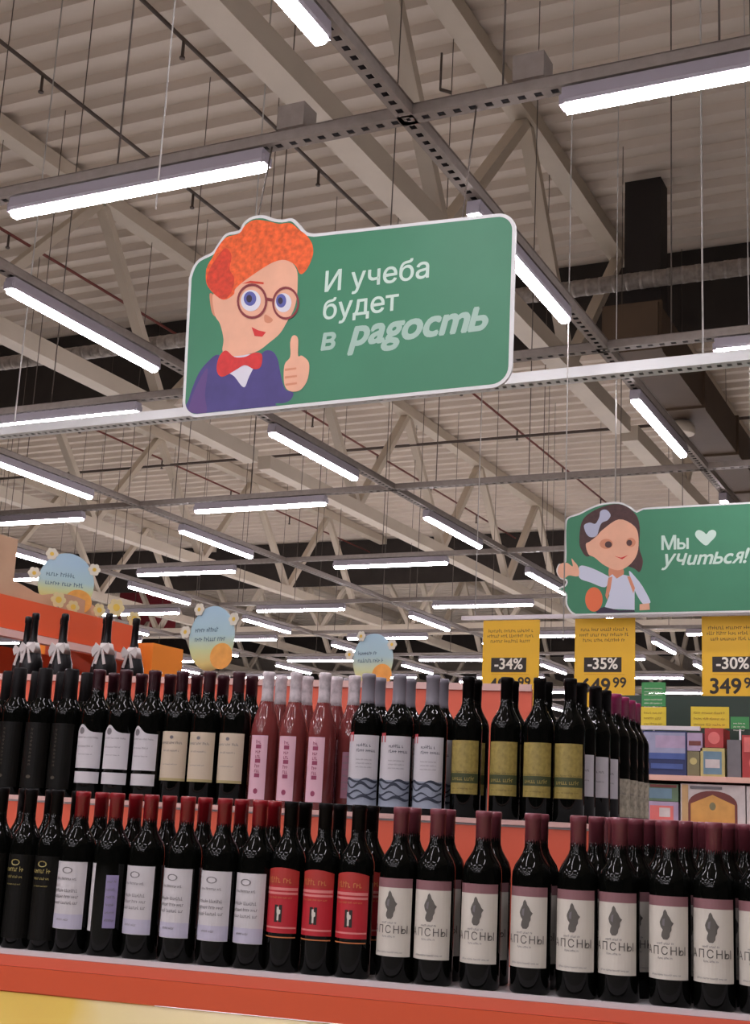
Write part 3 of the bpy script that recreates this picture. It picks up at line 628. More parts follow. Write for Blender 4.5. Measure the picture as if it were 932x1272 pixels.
# ------------------------------------------------------------------ yellow price banners and their rail
KB = 1.46; YB = 6.2*KB; ZBN = E+.965*KB
rp = [('bar', MB().box(-2.52*KB, .6, YB-.015, YB+.015, ZBN+.005, ZBN+.035), M_LIP)]
for xw in (-2.45*KB, -1.5, .3): rp.append(('hanger_wire', MB().bar((xw, YB, ZBN+.035), (xw, YB, ZTR+1), .006, n=5), M_WHITEWIRE))
assemble('banner_rail', 'pale grey hanging rail carrying the yellow price banners', 'rail', rp)
def banner(x, pct, price, label, seed):
    r = tag(empty('price_banner', (x*KB, YB, ZBN-.43*KB)), label, 'banner', 'yellow hanging price banners'); r.scale = (KB, 1, KB)
    w, h = .3, .43
    MB().box(0, w, -.002, .002, 0, h).build('card', M_YELLOW, r)
    t = MB()
    for i, (a, b) in enumerate(((.1, .9), (.08, .92), (.14, .86))): t.scribble(w*a, w*b, h-.062-i*.026, .017, -.0028, seed=seed+i)
    t.build('heading_print', mat('olive_ink', (104, 78, 22), .6), r)
    d = MB().box(w*.16, w*.78, -.0034, -.002, h-.262, h-.19); db_ = d.build('discount_panel', M_BLACKINK, r)
    MB().text(pct, w*.22, w*.72, h-.246, -.004, bold=.02).build('discount_print', M_WHITEINK, db_)
    p = MB().text(price, w*.12, w*.6, h-.36, -.003, bold=.025); p.text('99', w*.64, w*.86, h-.335, -.003, bold=.02); p.build('price_print', M_BLACKINK, r)
    MB().box(.05, .25, -.003, -.0021, h-.275, h-.272).build('divider_print', M_YELLOW2, r)
    for xx in (.03, w-.03): MB().bar((xx, 0, h), (xx, 0, h+.012), .012, n=6).build('clip', M_LIP, r)
banner(-2.402, '-34%', '499', 'yellow price banner reading -34%, leftmost of three on the rail', 10)
banner(-1.92, '-35%', '649', 'yellow price banner reading -35% and 649.99, below the girl', 20)
banner(-1.302, '-30%', '349', 'yellow price banner reading -30% and 349.99, at the right edge', 30)

# ------------------------------------------------------------------ far shelf unit with boxed games (right)
YG = 5.5; M_PALE = mat('pale_salmon_board', (222, 176, 158), .5)
gp = [('back_panel', MB().box(-1.62, .5, YG+.36, YG+.4, 0, E+.56), mat('dark_green_panel', (38, 56, 46), .6)),
      ('shelf', MB().box(-1.62, .5, YG, YG+.36, E+.178, E+.2), M_PALE), ('shelf', MB().box(-1.62, .5, YG, YG+.36, E-.012, E+.01), M_PALE),
      ('shelf', MB().box(-1.62, .5, YG, YG+.36, E-.42, E-.39), M_FASC2), ('top_rail', MB().box(-1.62, -1.17, YG+.02, YG+.04, E+.385, E+.402), M_LIP),
      ('side_panel', MB().box(-1.64, -1.62, YG, YG+.4, 0, E+.4), M_LIP), ('side_panel', MB().box(.5, .52, YG, YG+.4, 0, E+.4), M_LIP), ('plinth', MB().box(-1.62, .5, YG+.02, YG+.36, 0, .1), M_FASC2)]
assemble('shop_shelf', 'far shop shelf with salmon shelf boards holding boxed games', 'shelf', gp)
def gbox(name, x0, x1, z0, z1, d, m, label, prints=(), y=YG, cat='box'):
    ps = [('carton', MB().box(x0, x1, y+.02, y+.02+d, z0+E, z1+E), m)]
    for i, (k_, pts, pm) in enumerate(prints):
        mb = MB(); pts = [(x0+(x1-x0)*a, z0+E+(z1-z0)*b) for a, b in pts]
        mb.poly(pts, y+.0195-.0006*(i+1)); ps.append((k_, mb, pm))
    return assemble(name, label, cat, ps, 'boxes on the far shelf')
def rect(a, b, c, d): return [(a, b), (c, b), (c, d), (a, d)]
C = lambda n, *rgb: mat(n, rgb, .45, noise=.1, nscale=25)
pBlue, pNavy, pPale = C('box_blue', 66, 88, 148), C('box_navy', 34, 46, 92), C('box_pale_blue', 150, 152, 178)
pRed, pRed2, pGrn, pYel = C('box_red', 172, 56, 54), C('box_pink', 214, 110, 104), C('box_green', 96, 120, 92), C('box_straw', 186, 172, 110)
pWht, pTan, pAmb, pGry, pMar = C('box_white', 200, 190, 186), C('box_tan', 196, 160, 110), C('box_amber', 204, 150, 76), C('box_grey', 110, 106, 108), C('box_maroon', 112, 54, 46)
pLil, pOlive, pTeal = C('box_lilac', 170, 150, 176), C('box_olive', 120, 112, 78), C('box_teal', 104, 134, 150)
Z1, Z0 = .2, .01
gbox('game_box', -1.60, -1.415, Z1, .385, .2, pWht, 'white game box with a pink mark, left end of the upper far shelf', [('print', circle(.6, .55, .2, .25), pRed2)])
gbox('game_box', -1.41, -1.225, Z1, .38, .25, pNavy, 'blue game box with pale upper half on the upper far shelf', [('print', rect(.03, .5, .97, .97), pPale), ('print', rect(.3, .62, .97, .9), pLil), ('print', rect(.1, .36, .97, .5), pBlue), ('print', rect(.2, .14, .92, .26), pBlue)])
gbox('game_box', -1.222, -1.172, Z1, .30, .2, pOlive, 'narrow olive game box beside the blue game box', [('print', circle(.5, .6, .3, .14), pYel)])
gbox('game_box', -1.222, -1.16, .302, .375, .2, pLil, 'small lilac game box on top of the narrow olive box', [('print', rect(.1, .3, .9, .55), pMar)])
gbox('game_box', -1.168, -1.07, Z1, .315, .16, pYel, 'straw-yellow framed game box with a picture on the upper far shelf', [('print', rect(.12, .08, .88, .88), pTeal), ('print', rect(.2, .3, .8, .6), pWht)])
gbox('game_box', -1.15, -1.075, .317, .395, .14, pRed, 'small red square game box on top of the straw-yellow one', [('print', circle(.5, .5, .32, .32), pRed2)])
gbox('game_box', -1.06, -1.005, Z1, .35, .25, pGry, 'plain grey game box between the straw-yellow and red ones')
gbox('game_box', -1.0, -.90, Z1, .37, .2, pRed, 'tall red game box at the right edge of the upper far shelf', [('print', rect(.08, .6, .92, .95), pRed2), ('print', circle(.55, .35, .28, .18), pRed2)])
gbox('game_box', -.895, -.78, Z1, .36, .2, pMar, 'maroon game box past the right edge of the upper far shelf')
gbox('puzzle_box', -1.60, -1.395, Z0, .165, .2, pWht, 'white box with floral print at the left of the lower far shelf', [('print', rect(.2, .55, .9, .8), pGrn), ('print', rect(.3, .05, .8, .3), pTan)])
gbox('puzzle_box', -1.39, -1.26, Z0, .092, .22, pLil, 'small lilac box with pink blotches, bottom of the stack', [('print', rect(.1, .1, .85, .8), pRed2), ('print', rect(.4, .25, .75, .7), pWht)])
gbox('puzzle_box', -1.39, -1.26, .094, .163, .22, pGrn, 'dark green box on top of the small lilac box', [('print', rect(.05, .15, .8, .75), pTeal), ('print', rect(.1, .8, .95, .97), pMar)])
gbox('puzzle_box', -1.25, -.99, Z0, .168, .12, pWht, 'large pale box with a brown arch and amber picture on the lower far shelf',
     [('print', rect(.02, .02, .12, .98), pTan), ('print', [(.12, .02), (.12, .5)]+[(.5+.38*math.cos(R(a)), .5+.34*math.sin(R(a))) for a in range(180, -1, -15)]+[(.88, .02)], pMar), ('print', [(.16, .02), (.16, .5), (.5, .74), (.84, .5), (.84, .02)], pAmb), ('print', circle(.5, .45, .05, .1), pOlive), ('print', rect(.15, .88, .65, .95), pGry)])
gbox('puzzle_box', -.985, -.86, Z0, .166, .2, pWht, 'pale box with a green figure right of the arched box', [('print', rect(.3, .2, .8, .7), pGrn)])
M_CARDG = mat('green_card', (58, 140, 74), .5); M_CARDY = mat('yellow_card_pale', (214, 190, 46), .5)
def card(x0, x1, z0, z1, m, label, extra=None, seed=3, post=True):
    ps = [('card', MB().box(x0, x1, YG+.1, YG+.104, E+z0, E+z1), m)]
    t = MB()
    for i in range(3): t.scribble(x0+.012, x1-.012, E+z1-.03-i*(z1-z0)*.28, (z1-z0)*.12, YG+.0985, seed=seed+i)
    ps.append(('print', t, M_WHITEINK if m is M_CARDG else M_GOLDINK))
    ps.append(('stand', MB().bar(((x0+x1)/2, YG+.107, E+.2), ((x0+x1)/2, YG+.107, E+z0+.02), .008, n=6), M_LIP))
    assemble('price_card', label, 'card', ps, 'cards above the far shelf')
card(-1.434, -1.331, .545, .592, M_CARDG, 'upper green card above the far shelf, next to the magenta caps', seed=40)
card(-1.434, -1.331, .49, .5445, M_CARDG, 'lower green card under another green card above the far shelf', seed=44)
card(-1.436, -1.329, .404, .487, M_CARDY, 'yellow price card directly under the two green cards', seed=47)
card(-1.224, -1.066, .402, .49, M_CARDY, 'wide yellow price card above the far shelf, under the -30% banner', seed=51)
card(-1.06, -.985, .40, .45, M_CARDG, 'small green card beside the wide yellow price card', seed=54)
card(-.975, -.85, .41, .49, M_CARDY, 'yellow price card at the right edge above the far shelf', seed=57)

# ------------------------------------------------------------------ orange gondola at the left
XO = -3.6
op = [('header_board', MB().box(XO-.03, XO, 1.6, 4.92, E+.635, E+.765), M_ORANGE), ('price_rail_or_highlight', MB().box(XO-.02, XO+.02, 1.6, 4.9, E+.6, E+.63), M_PINKRAIL),
      ('back_panel', MB().box(XO-.42, XO-.38, 1.6, 4.92, 0, E+.62), M_ORANGE), ('top_board', MB().box(XO-.5, XO-.03, 1.6, 4.92, E+.735, E+.755), M_LIP),
      ('end_panel', MB().box(XO-.5, XO-.02, 4.89, 4.92, 0, E+.735), M_ORANGE)]
for z in (-1.35, -.9, -.45, -.02): op.append(('shelf', MB().box(XO-.38, XO+.02, 1.6, 4.89, E+z, E+z+.03), M_LIP))
for y in (2.0, 2.93, 3.86, 4.7): op.append(('rail_clip', MB().box(XO+.02, XO+.028, y, y+.04, E+.598, E+.632), M_LBODY))
assemble('orange_shelving', 'orange gondola shelving with a pale price rail behind the bottles at left', 'shelf', op)
single('end_cap_unit', MB().box(-4.3, -3.6, 5.05, 5.3, 0, E+.71), mat('amber_panel', (232, 134, 44), .4, coat=.3), 'amber orange end unit beyond the orange gondola', 'shelf')
M_CARTON = mat('tan_carton', (186, 150, 120), .75, noise=.08, nscale=6)
zt = E+.766
def carton(y0, y1, z1, x0, label, tilt=0):
    mb = MB().box(-.16, .16, -(y1-y0)/2, (y1-y0)/2, 0, z1); r = empty('cardboard_box', (x0, (y0+y1)/2, zt-.011)); tag(r, label, 'box', 'cardboard boxes on the orange gondola')
    mb.build('carton', M_CARTON, r); MB().box(-.03, .03, -(y1-y0)/2-.0005, (y1-y0)/2+.0005, z1, z1+.001).build('tape', mat('tape', (168, 132, 98), .4), r)
carton(3.60, 4.07, .245, XO-.17, 'taller tan cardboard box on the orange gondola at the left edge')
tr = MB(); y0, y1 = 4.08, 4.72
n = 14
for i in range(n):                               # low open tray with a dipped side
    a, b = y0+(y1-y0)*i/n, y0+(y1-y0)*(i+1)/n
    za, zb = (zt-.011+.055+.035*abs(math.cos(math.pi*(k_-y0)/(y1-y0)*1.5)) for k_ in (a, b))
    tr.quad((XO-.06, a, zt-.011), (XO-.06, b, zt-.011), (XO-.06, b, zb), (XO-.06, a, za)); tr.quad((XO-.4, a, zt-.011), (XO-.4, b, zt-.011), (XO-.4, b, zb), (XO-.4, a, za))
tr.box(XO-.4, XO-.06, y0, y1, zt-.011, zt-.005); tr.box(XO-.4, XO-.06, y0, y0+.004, zt-.011, zt+.07); tr.box(XO-.4, XO-.06, y1-.004, y1, zt-.011, zt+.05)
single('carton_tray', tr, M_CARTON, 'low tan carton tray on the orange gondola under a wobbler', 'box')

M_SKY = ramp_mat('wobbler_sky_print', [(0, (150, 128, 70)), (.12, (206, 190, 116)), (.34, (190, 204, 150)), (.55, (164, 196, 200)), (1, (158, 190, 208))], 2, -.09, .09, .5, .06, 14)
M_FLOWER = mat('daisy_white', (208, 204, 186), .6); M_FLOWY = mat('daisy_yellow', (214, 180, 70), .6); M_PEACH = mat('peach_print', (222, 160, 74), .6, noise=.12, nscale=30)
def wobbler(loc, rz, s, label, rows, seed, c0=None):
    r = tag(empty('shelf_wobbler', loc, rz), label, 'sign', 'round shelf wobblers')
    c0 = c0 or .24*s
    disc = circle(0, 0, .082*s, .09*s, 36)
    d = MB().slab(disc, -.001, .001); o = d.build('disc', M_SKY, r); o.location = (0, 0, c0); o.scale = (1, 1, 1)
    for i, (a, b) in enumerate(rows): tag(MB().scribble(a*s, b*s, (.018-.026*i)*s, .013*s, -.0018, seed=seed+i).build('text_print', mat('slate_ink', (84, 108, 122), .6), o), kind='stuff')
    pz = MB().poly(circle(.04*s, -.05*s, .04*s, .036*s), -.0016); pz.build('fruit_print', M_PEACH, o)
    for i, (a, b) in enumerate(((-.05, .082), (.078, .05), (-.095, .02))):
        f = MB()
        for k_ in range(6):
            f.slab(circle(a*s+.011*s*math.cos(k_*math.pi/3), b*s+.011*s*math.sin(k_*math.pi/3), .008*s, n=8), -.004-.0001*k_, -.003-.0001*k_)
        fo = f.build('daisy', M_FLOWER, o); MB().poly(circle(a*s, b*s, .006*s, n=10), -.0052).build('daisy_centre', M_FLOWY, o)
    MB().bar((0, .002, 0), (0, .002, c0), .004, n=5).build('stem', M_WHITEWIRE, r)
    return r

# ------------------------------------------------------------------ wine display (own frame, turned 9.1 degrees)
TH = R(9.114); DR = empty('wine_display', (0, 2.30, 0), TH)
tag(DR, 'stepped orange wine display stand with white shelf lips full of bottles', 'shelf')
def dw(x, y, z): return (x*math.cos(TH)-y*math.sin(TH), 2.30+x*math.sin(TH)+y*math.cos(TH), z)
XA, XB, XU, X3 = -3.0, .75, -.63, -.93
ZL, ZU = E-.292, E-.008
def dp(name, mb, m, label=None):
    o = mb.build(name, m, DR)
    if label: o['label'] = label
dp('lower_shelf', MB().box(XA, XB, .04, 1.6, ZL-.03, ZL), M_SHELFTOP)
dp('shelf_lip', MB().box(XA, XB, .028, .04, ZL-.006, ZL+.003), M_LIP)
dp('price_rail_or_highlight', MB().box(XA, XB, .024, .04, ZL-.026, ZL-.0065), M_FASC2)  # paler top of the fascia, its glossy highlight put into the colour
dp('fascia', MB().box(XA, XB, .022, .04, ZL-.070, ZL-.0265), M_ORANGE)
dp('base_panel', MB().bar((( XA+XB)/2, .03, ZL-.075), ((XA+XB)/2, -.32, ZL-.62), XB-XA, .012), M_BASE, 'yellow and cream printed base panel')
dp('riser', MB().box(XA, XU, .452, .47, ZL, ZU-.012), M_FASC2, 'salmon orange riser behind the lower bottles')
dp('upper_shelf', MB().box(XA, XU, .45, 1.3, ZU-.012, ZU), M_SHELFTOP)
dp('shelf_lip', MB().box(XA, XU, .446, .45, ZU-.008, ZU+.002), M_PINKRAIL)
dp('side_panel', MB().box(XU-.015, XU, .47, 1.3, ZL, ZU-.012), M_FASC2)
dp('upper_riser', MB().box(XA, X3, .97, .985, ZU, E+.312), M_FASC2, 'salmon orange riser behind the upper bottles')
dp('top_lip', MB().box(XA, X3, .965, .97, E+.305, E+.322), M_PINKRAIL)
dp('top_shelf', MB().box(XA, X3, .985, 1.3, E+.185, E+.2), M_SHELFTOP)

# bottles ----------------------------------------------------------
M_GLASS = mat('dark_bottle_glass', (9, 10, 8), .05, spec=.22)
M_ROSE = mat('rose_bottle_glass', (118, 54, 52), .08, spec=.4, coat=.2, noise=.1, nscale=20)
M_MATTE = mat('matte_black_label', (16, 15, 12), .45, spec=.2)
CAPS = {'darkred': mat('capsule_dark_red', (142, 20, 30), .35, coat=.3), 'mauve': mat('capsule_mauve', (122, 58, 68), .4, coat=.2), 'black': mat('capsule_black', (13, 10, 10), .4, spec=.12),
        'grey': mat('capsule_grey', (136, 132, 140), .4), 'white': mat('capsule_white', (206, 196, 198), .45, noise=.35, nscale=55), 'magenta': mat('capsule_magenta', (146, 34, 84), .4, coat=.2), 'plum': mat('capsule_plum', (60, 20, 30), .4, coat=.2)}
HB, RB = .30, .0372
BODY = [(RB-.004, 0), (RB, .004), (RB, .19), (.0364, .2), (.0325, .211), (.0255, .221), (.019, .231), (.0152, .242), (.0142, .28)]
RBODY = [(RB-.004, 0), (RB, .004), (RB, .165), (RB-.002, .18), (.03, .2), (.021, .222), (.0155, .242), (.0142, .28)]
CAPP = [(.0150, .236), (.0150, .288), (.0160, .2885), (.0160, .298), (.0145, .30)]
WCAP = [(.0185, .229), (.0158, .245), (.0155, .29), (.0165, .291), (.0165, .3), (.014, .302)]
def bent(R_, a0=0):
    """wraps flat (u, y, z) round the bottle, y<0 is proud of the glass; u=0 faces -y"""
    def fn(u, y, z):
        r = R_-y; t = u/R_+a0
        return (r*math.sin(t), -r*math.cos(t), z)
    return fn
class LB(MB):
    def patch(s, u0, u1, z0, z1, y, mi=0, n=14, fn=None, top=None):
        for i in range(n):
            a, b = u0+(u1-u0)*i/n, u0+(u1-u0)*(i+1)/n
            za, zb = (top(a), top(b)) if top else (z1, z1)
            q = [fn(a, y, z0), fn(b, y, z0), fn(b, y, zb), fn(a, y, za)]
            s.quad(*q, mi=mi); s.smooth.add(len(s.f)-1)
        return s
F = bent(RB)
def fill_bent(mb, pts, y, mi, fn, nz=22, nu=5):
    """flat print cut into strips so that it hugs the round glass"""
    z0, z1 = min(p[1] for p in pts)+1e-5, max(p[1] for p in pts)-1e-5; rows = []
    for i in range(nz+1):
        z = z0+(z1-z0)*i/nz; xs = []
        for a, b in zip(pts, pts[1:]+pts[:1]):
            if (a[1]-z)*(b[1]-z) <= 0 and a[1] != b[1]: xs.append(a[0]+(b[0]-a[0])*(z-a[1])/(b[1]-a[1]))
        rows.append((z, min(xs), max(xs)))
    for (za, la, ra), (zb, lb, rb) in zip(rows, rows[1:]):
        for k in range(nu):
            f0, f1 = k/nu, (k+1)/nu
            mb.quad(fn(la+(ra-la)*f0, y, za), fn(la+(ra-la)*f1, y, za), fn(lb+(rb-lb)*f1, y, zb), fn(lb+(rb-lb)*f0, y, zb), mi=mi)
L = {}
INK = mat('grey_ink', (120, 116, 118), .6); INK2 = mat('warm_grey_ink', (96, 92, 86), .6)
PAPER = mat('label_white', (206, 202, 204), .6); PAPER2 = mat('label_ivory', (212, 206, 194), .6); PAPER3 = mat('label_beige', (206, 190, 166), .6)
PINKP = mat('label_pink', (222, 178, 190), .6); LRED = mat('label_red', (188, 38, 50), .5); LRED2 = mat('label_red_top', (176, 52, 46), .5); LPINK = mat('label_pink_stripe', (222, 136, 132), .5)
LMAUVE = mat('label_mauve_band', (140, 98, 102), .6); LGOLD = mat('label_gold', (158, 140, 74), .5, noise=.2, nscale=120); LGREEN = mat('label_green_band', (64, 72, 40), .6)
LWAVE = mat('label_wave_grey', (150, 158, 172), .6); LWAVED = mat('label_wave_dark', (52, 58, 72), .6); LILAC = mat('label_lilac', (150, 140, 178), .6)
def lab(name, mats): L[name] = (LB(), mats); return L[name][0]
# white label (lower row)
m = lab('white', [PAPER, INK, mat('label_lilac_tint', (190, 186, 204), .6)]); m.patch(-.042, .042, .045, .168, -.0004, 0, fn=F)
m.patch(-.0415, .0415, .046, .072, -.0006, 2, fn=F)
m.poly(circle(0, .152, .012, .006, 14), -.0012, 1, F); m.scribble(-.024, .024, .134, .005, -.0012, 1, F, seed=2)
for i in range(3): m.scribble(-.03, .03, .112-i*.011, .006, -.001, 1, F, seed=5+i)
m.scribble(-.016, .016, .06, .004, -.001, 1, F, seed=9)
# turned white label with lilac back label
m = lab('whiteturn', [PAPER, LILAC, INK]); m.patch(-.058, -.02, .045, .168, -.0004, 0, fn=F); m.patch(.008, .034, .052, .148, -.0004, 1, fn=F)
for i in range(6): m.scribble(.011, .031, .134-i*.014, .005, -.001, 2, F, seed=70+i)
# gold lettered black
m = lab('gold', [M_MATTE, mat('gold_ink', (156, 142, 82), .5)]); m.patch(-.05, .05, .02, .175, -.0004, 0, fn=F)
m.poly(circle(0, .160, .012, .006, 12), -.0012, 1, F); m.text('', 0, .01, 0, 0); m.scribble(-.026, .026, .143, .009, -.0012, 1, F, seed=12); m.scribble(-.022, .022, .131, .005, -.0012, 1, F, seed=13); m.scribble(-.02, .02, .118, .003, -.0012, 1, F, seed=14)
# red label
m = lab('red', [LRED, LRED2, LPINK, M_BLACKINK, PAPER2, mat('copper_ink', (196, 120, 70), .5)])
m.patch(-.042, .042, .068, .15, -.0004, 0, fn=F); m.patch(-.042, .042, .15, .182, -.0004, 1, fn=F, top=lambda u: .176+.006*math.cos(u/.042*math.pi/2))
m.patch(-.04, .04, .142, .147, -.0007, 2, fn=F); m.patch(-.04, .04, .135, .139, -.0007, 2, fn=F); m.patch(-.04, .04, .076, .079, -.0007, 2, fn=F)
m.text('', 0, .01, 0, 0); m.scribble(-.028, .028, .155, .011, -.0012, 5, F, seed=15); m.scribble(-.03, .03, .128, .004, -.0012, 5, F, seed=16)
m.poly([(-.008, .087), (.008, .087), (.008, .117), (-.008, .117)], -.0012, 3, F)
m.poly([(-.002, .09), (.002, .09), (.002, .1), (.005, .102), (.005, .108), (.002, .109), (.001, .114), (-.003, .113), (-.003, .105), (-.002, .1)], -.0018, 4, F)
m.patch(-.04, .04, .06, .062, -.0004, 5, fn=F)
# ivory label with standing figure and АПСНЫ
m = lab('aps', [PAPER2, LMAUVE, INK2, INK]); m.patch(-.044, .044, .044, .160, -.0004, 0, fn=F); m.patch(-.044, .044, .160, .176, -.0004, 1, fn=F)
fig = [(-.004, .152), (-.001, .155), (.002, .151), (.003, .147), (.007, .142), (.010, .136), (.014, .133), (.010, .128), (.010, .122), (.007, .117), (.007, .112), (.003, .107), (-.004, .107), (-.008, .112), (-.007, .118), (-.005, .122), (-.009, .127), (-.011, .134), (-.008, .141), (-.005, .146)]
fill_bent(m, fig, -.0010, 2, F); m.poly([(-.005, .139), (-.001, .141), (-.002, .128), (-.006, .13)], -.0022, 3, F)
m.scribble(-.016, .016, .099, .004, -.0012, 3, F, seed=21)
for ch, u in zip('АПСНЫ', (-.034, -.018, -.002, .0135, .029)): m.text(ch, u-.004, u+.004, .083, -.0012, 2, height=.0135, centre=True, fn=F)
m.scribble(-.014, .014, .076, .0035, -.001, 3, F, seed=22); m.poly(circle(.002, .063, .005, .005, 12), -.001, mi=3, fn=F) if False else None
m.scribble(-.028, .028, .05, .003, -.001, 3, F, seed=24)
# arched white label (upper row)
m = lab('arch', [PAPER, M_BLACKINK, INK]); m.patch(-.04, .04, .07, .165, -.0004, 0, fn=F, top=lambda u: .152+.018*math.exp(-((u+.014)/.016)**2)); m.patch(-.04, .04, .036, .062, -.0004, 0, fn=F)
m.poly(circle(-.014, .155, .008, .008, 14), -.0012, 2, F); m.scribble(-.03, .03, .138, .004, -.001, 2, F, seed=31); m.scribble(-.026, .02, .118, .004, -.001, 2, F, seed=32); m.scribble(-.02, .02, .1, .003, -.001, 2, F, seed=33)
# beige label
m = lab('beige', [PAPER3, INK, mat('label_beige_edge', (176, 160, 112), .6)]); m.patch(-.042, .042, .056, .16, -.0004, 0, fn=F); m.patch(-.042, .042, .05, .056, -.0004, 2, fn=F)
m.scribble(-.03, .03, .132, .006, -.001, 1, F, seed=41); m.scribble(-.022, .022, .115, .004, -.001, 1, F, seed=42); m.poly(circle(0, .147, .005, .004, 10), -.001, 1, F); m.scribble(-.02, .02, .085, .003, -.001, 1, F, seed=43)
# pink narrow label with upright lettering
m = lab('pink', [PINKP, mat('plum_ink', (150, 62, 92), .6)]); m.patch(-.024, .024, .018, .158, -.0004, 0, fn=F)
for i in range(8):
    zz = .066+i*.0105
    m.poly([(-.006, zz), (.008, zz), (.008, zz+.0085), (-.006, zz+.0085)], -.0011, 1, F) if i % 3 == 0 else m.scribble(-.006, .0095, zz, .0085, -.0012, 1, F, seed=45+i)
m.poly(circle(0, .036, .006, .006, 12), -.0011, 1, F)
m = lab('pinkback', [mat('label_dull_pink', (158, 108, 124), .6), INK]); m.patch(-.012, .012, .03, .13, -.0004, 0, fn=F)
for i in range(6): m.scribble(-.01, .01, .118-i*.014, .005, -.001, 1, F, seed=80+i)
# white label with wave band
m = lab('wave', [PAPER, LWAVE, LWAVED, mat('label_red_square', (190, 70, 76), .6), INK]); m.patch(-.046, .046, .072, .166, -.0004, 0, fn=F); m.patch(-.046, .046, .016, .072, -.0004, 1, fn=F)
m.poly([(-.036, .152), (-.020, .152), (-.020, .172), (-.036, .172)], -.001, 3, F)
m.scribble(-.01, .024, .141, .007, -.001, 2, F, seed=50); m.scribble(-.01, .036, .130, .007, -.001, 2, F, seed=51)
for i in range(3): m.scribble(-.01, .028, .112-i*.008, .003, -.001, 4, F, seed=52+i)
for i, (z0_, a_, ph, th_) in enumerate(((.067, .003, 0, .006), (.056, .005, 1.2, .007), (.042, .004, 2.4, .004), (.031, .003, .6, .007))):
    pts = [(-.044+.088*k_/16, z0_+a_*math.sin(ph+k_*.75)) for k_ in range(17)]
    for p, q in zip(pts, pts[1:]): m.poly([p, q, (q[0], q[1]+th_*(.4+.6*abs(math.sin(ph+q[0]*60)))), (p[0], p[1]+th_*(.4+.6*abs(math.sin(ph+p[0]*60))))], -.001-.0001*i, 2, F)
# gold-yellow label with green band
m = lab('yel', [LGOLD, LGREEN, mat('label_olive_ink', (96, 84, 40), .6)]); m.patch(-.04, .04, .05, .162, -.0004, 0, fn=F); m.patch(-.04, .04, .073, .093, -.0007, 1, fn=F)
m.scribble(-.03, .03, .078, .009, -.0012, 0, F, seed=60); m.scribble(-.036, .036, .094, .004, -.001, 2, F, seed=61); m.scribble(-.03, .03, .06, .003, -.001, 2, F, seed=62)
m = lab('dark', [M_MATTE, mat('dim_print', (74, 66, 52), .6)]); m.patch(-.045, .045, .02, .17, -.0004, 0, fn=F)
for i in range(10): m.scribble(-.004, .004, .07+i*.009, .006, -.0012, 1, F, seed=110+i)
m.poly(circle(0, .045, .006, .004, 10), -.0012, 1, F)
m = lab('plain', [PAPER, INK]); m.patch(-.034, .034, .058, .145, -.0004, 0, fn=F); m.scribble(-.02, .02, .11, .006, -.001, 1, F, seed=63); m.scribble(-.02, .02, .09, .004, -.001, 1, F, seed=64)
m = lab('floral', [mat('label_floral', (176, 168, 148), .6, noise=.35, nscale=90), INK]); m.patch(-.04, .04, .02, .105, -.0004, 0, fn=F); m.scribble(-.02, .02, .07, .006, -.001, 1, F, seed=65)

body_me = MB().lathe(BODY, 28); rose_me = MB().lathe(RBODY, 28)
PROTO = {}
def proto_bottle(kind, cap, back=False):
    key = (kind, cap)
    if key in PROTO: return PROTO[key], False
    r = empty('wine_bottle')
    (rose_me if 'pink' in kind else body_me).build('glass_body', M_ROSE if 'pink' in kind else M_GLASS, r)
    MB().lathe(WCAP if cap in ('white', 'grey') else CAPP, 20).build('capsule', CAPS[cap], r)
    if kind == 'dark': MB().lathe([(.0225, .206), (.021, .225), (.0195, .25), (.019, .296), (.0165, .30)], 20).build('foil', CAPS['black'], r)
    if kind in L: L[kind][0].build('label', L[kind][1], r)
    PROTO[key] = r
    return r, True
def bottle(kind, cap, x, y, z, rz, label, group):
    p, new = proto_bottle(kind, cap)
    o = p if new else copy_tree(p)
    o.location = dw(x, y, z); o.rotation_euler.z = TH+rz
    s_ = SLIM.get(kind, 1); o.scale = (s_, s_, 1)
    return tag(o, label, 'bottle', group)

SLIM = {'gold': .81, 'white': .92, 'whiteturn': .92, 'red': .87, 'aps': .93, 'dark': .9, 'arch': .95, 'beige': .92, 'pink': .87, 'pinkback': .87, 'wave': .94, 'yel': .87, 'plain': .93, 'floral': .95}
LOW = [('gold', -1.831), ('gold', -1.767), ('gold', -1.707), ('white', -1.652), ('whiteturn', -1.579), ('white', -1.507), ('white', -1.428), ('white', -1.352), ('white', -1.282), ('red', -1.22), ('red', -1.152), ('red', -1.087), ('aps', -1.008), ('aps', -0.939), ('aps', -0.855), ('aps', -0.768), ('aps', -0.688), ('aps', -0.617), ('aps', -0.532), ('aps', -0.46), ('aps', -0.387), ('aps', -0.314), ('aps', -0.241), ('aps', -0.168)]
UPP = [('dark', -2.173), ('dark', -2.096), ('dark', -2.025), ('dark', -1.957), ('arch', -1.884), ('arch', -1.812), ('arch', -1.738), ('beige', -1.669), ('beige', -1.599), ('beige', -1.526), ('pink', -1.456), ('pink', -1.389), ('pink', -1.319), ('pinkback', -1.265), ('wave', -1.217), ('wave', -1.146), ('wave', -1.07), ('yel', -0.991), ('yel', -0.907), ('yel', -0.835), ('yel', -0.77)]
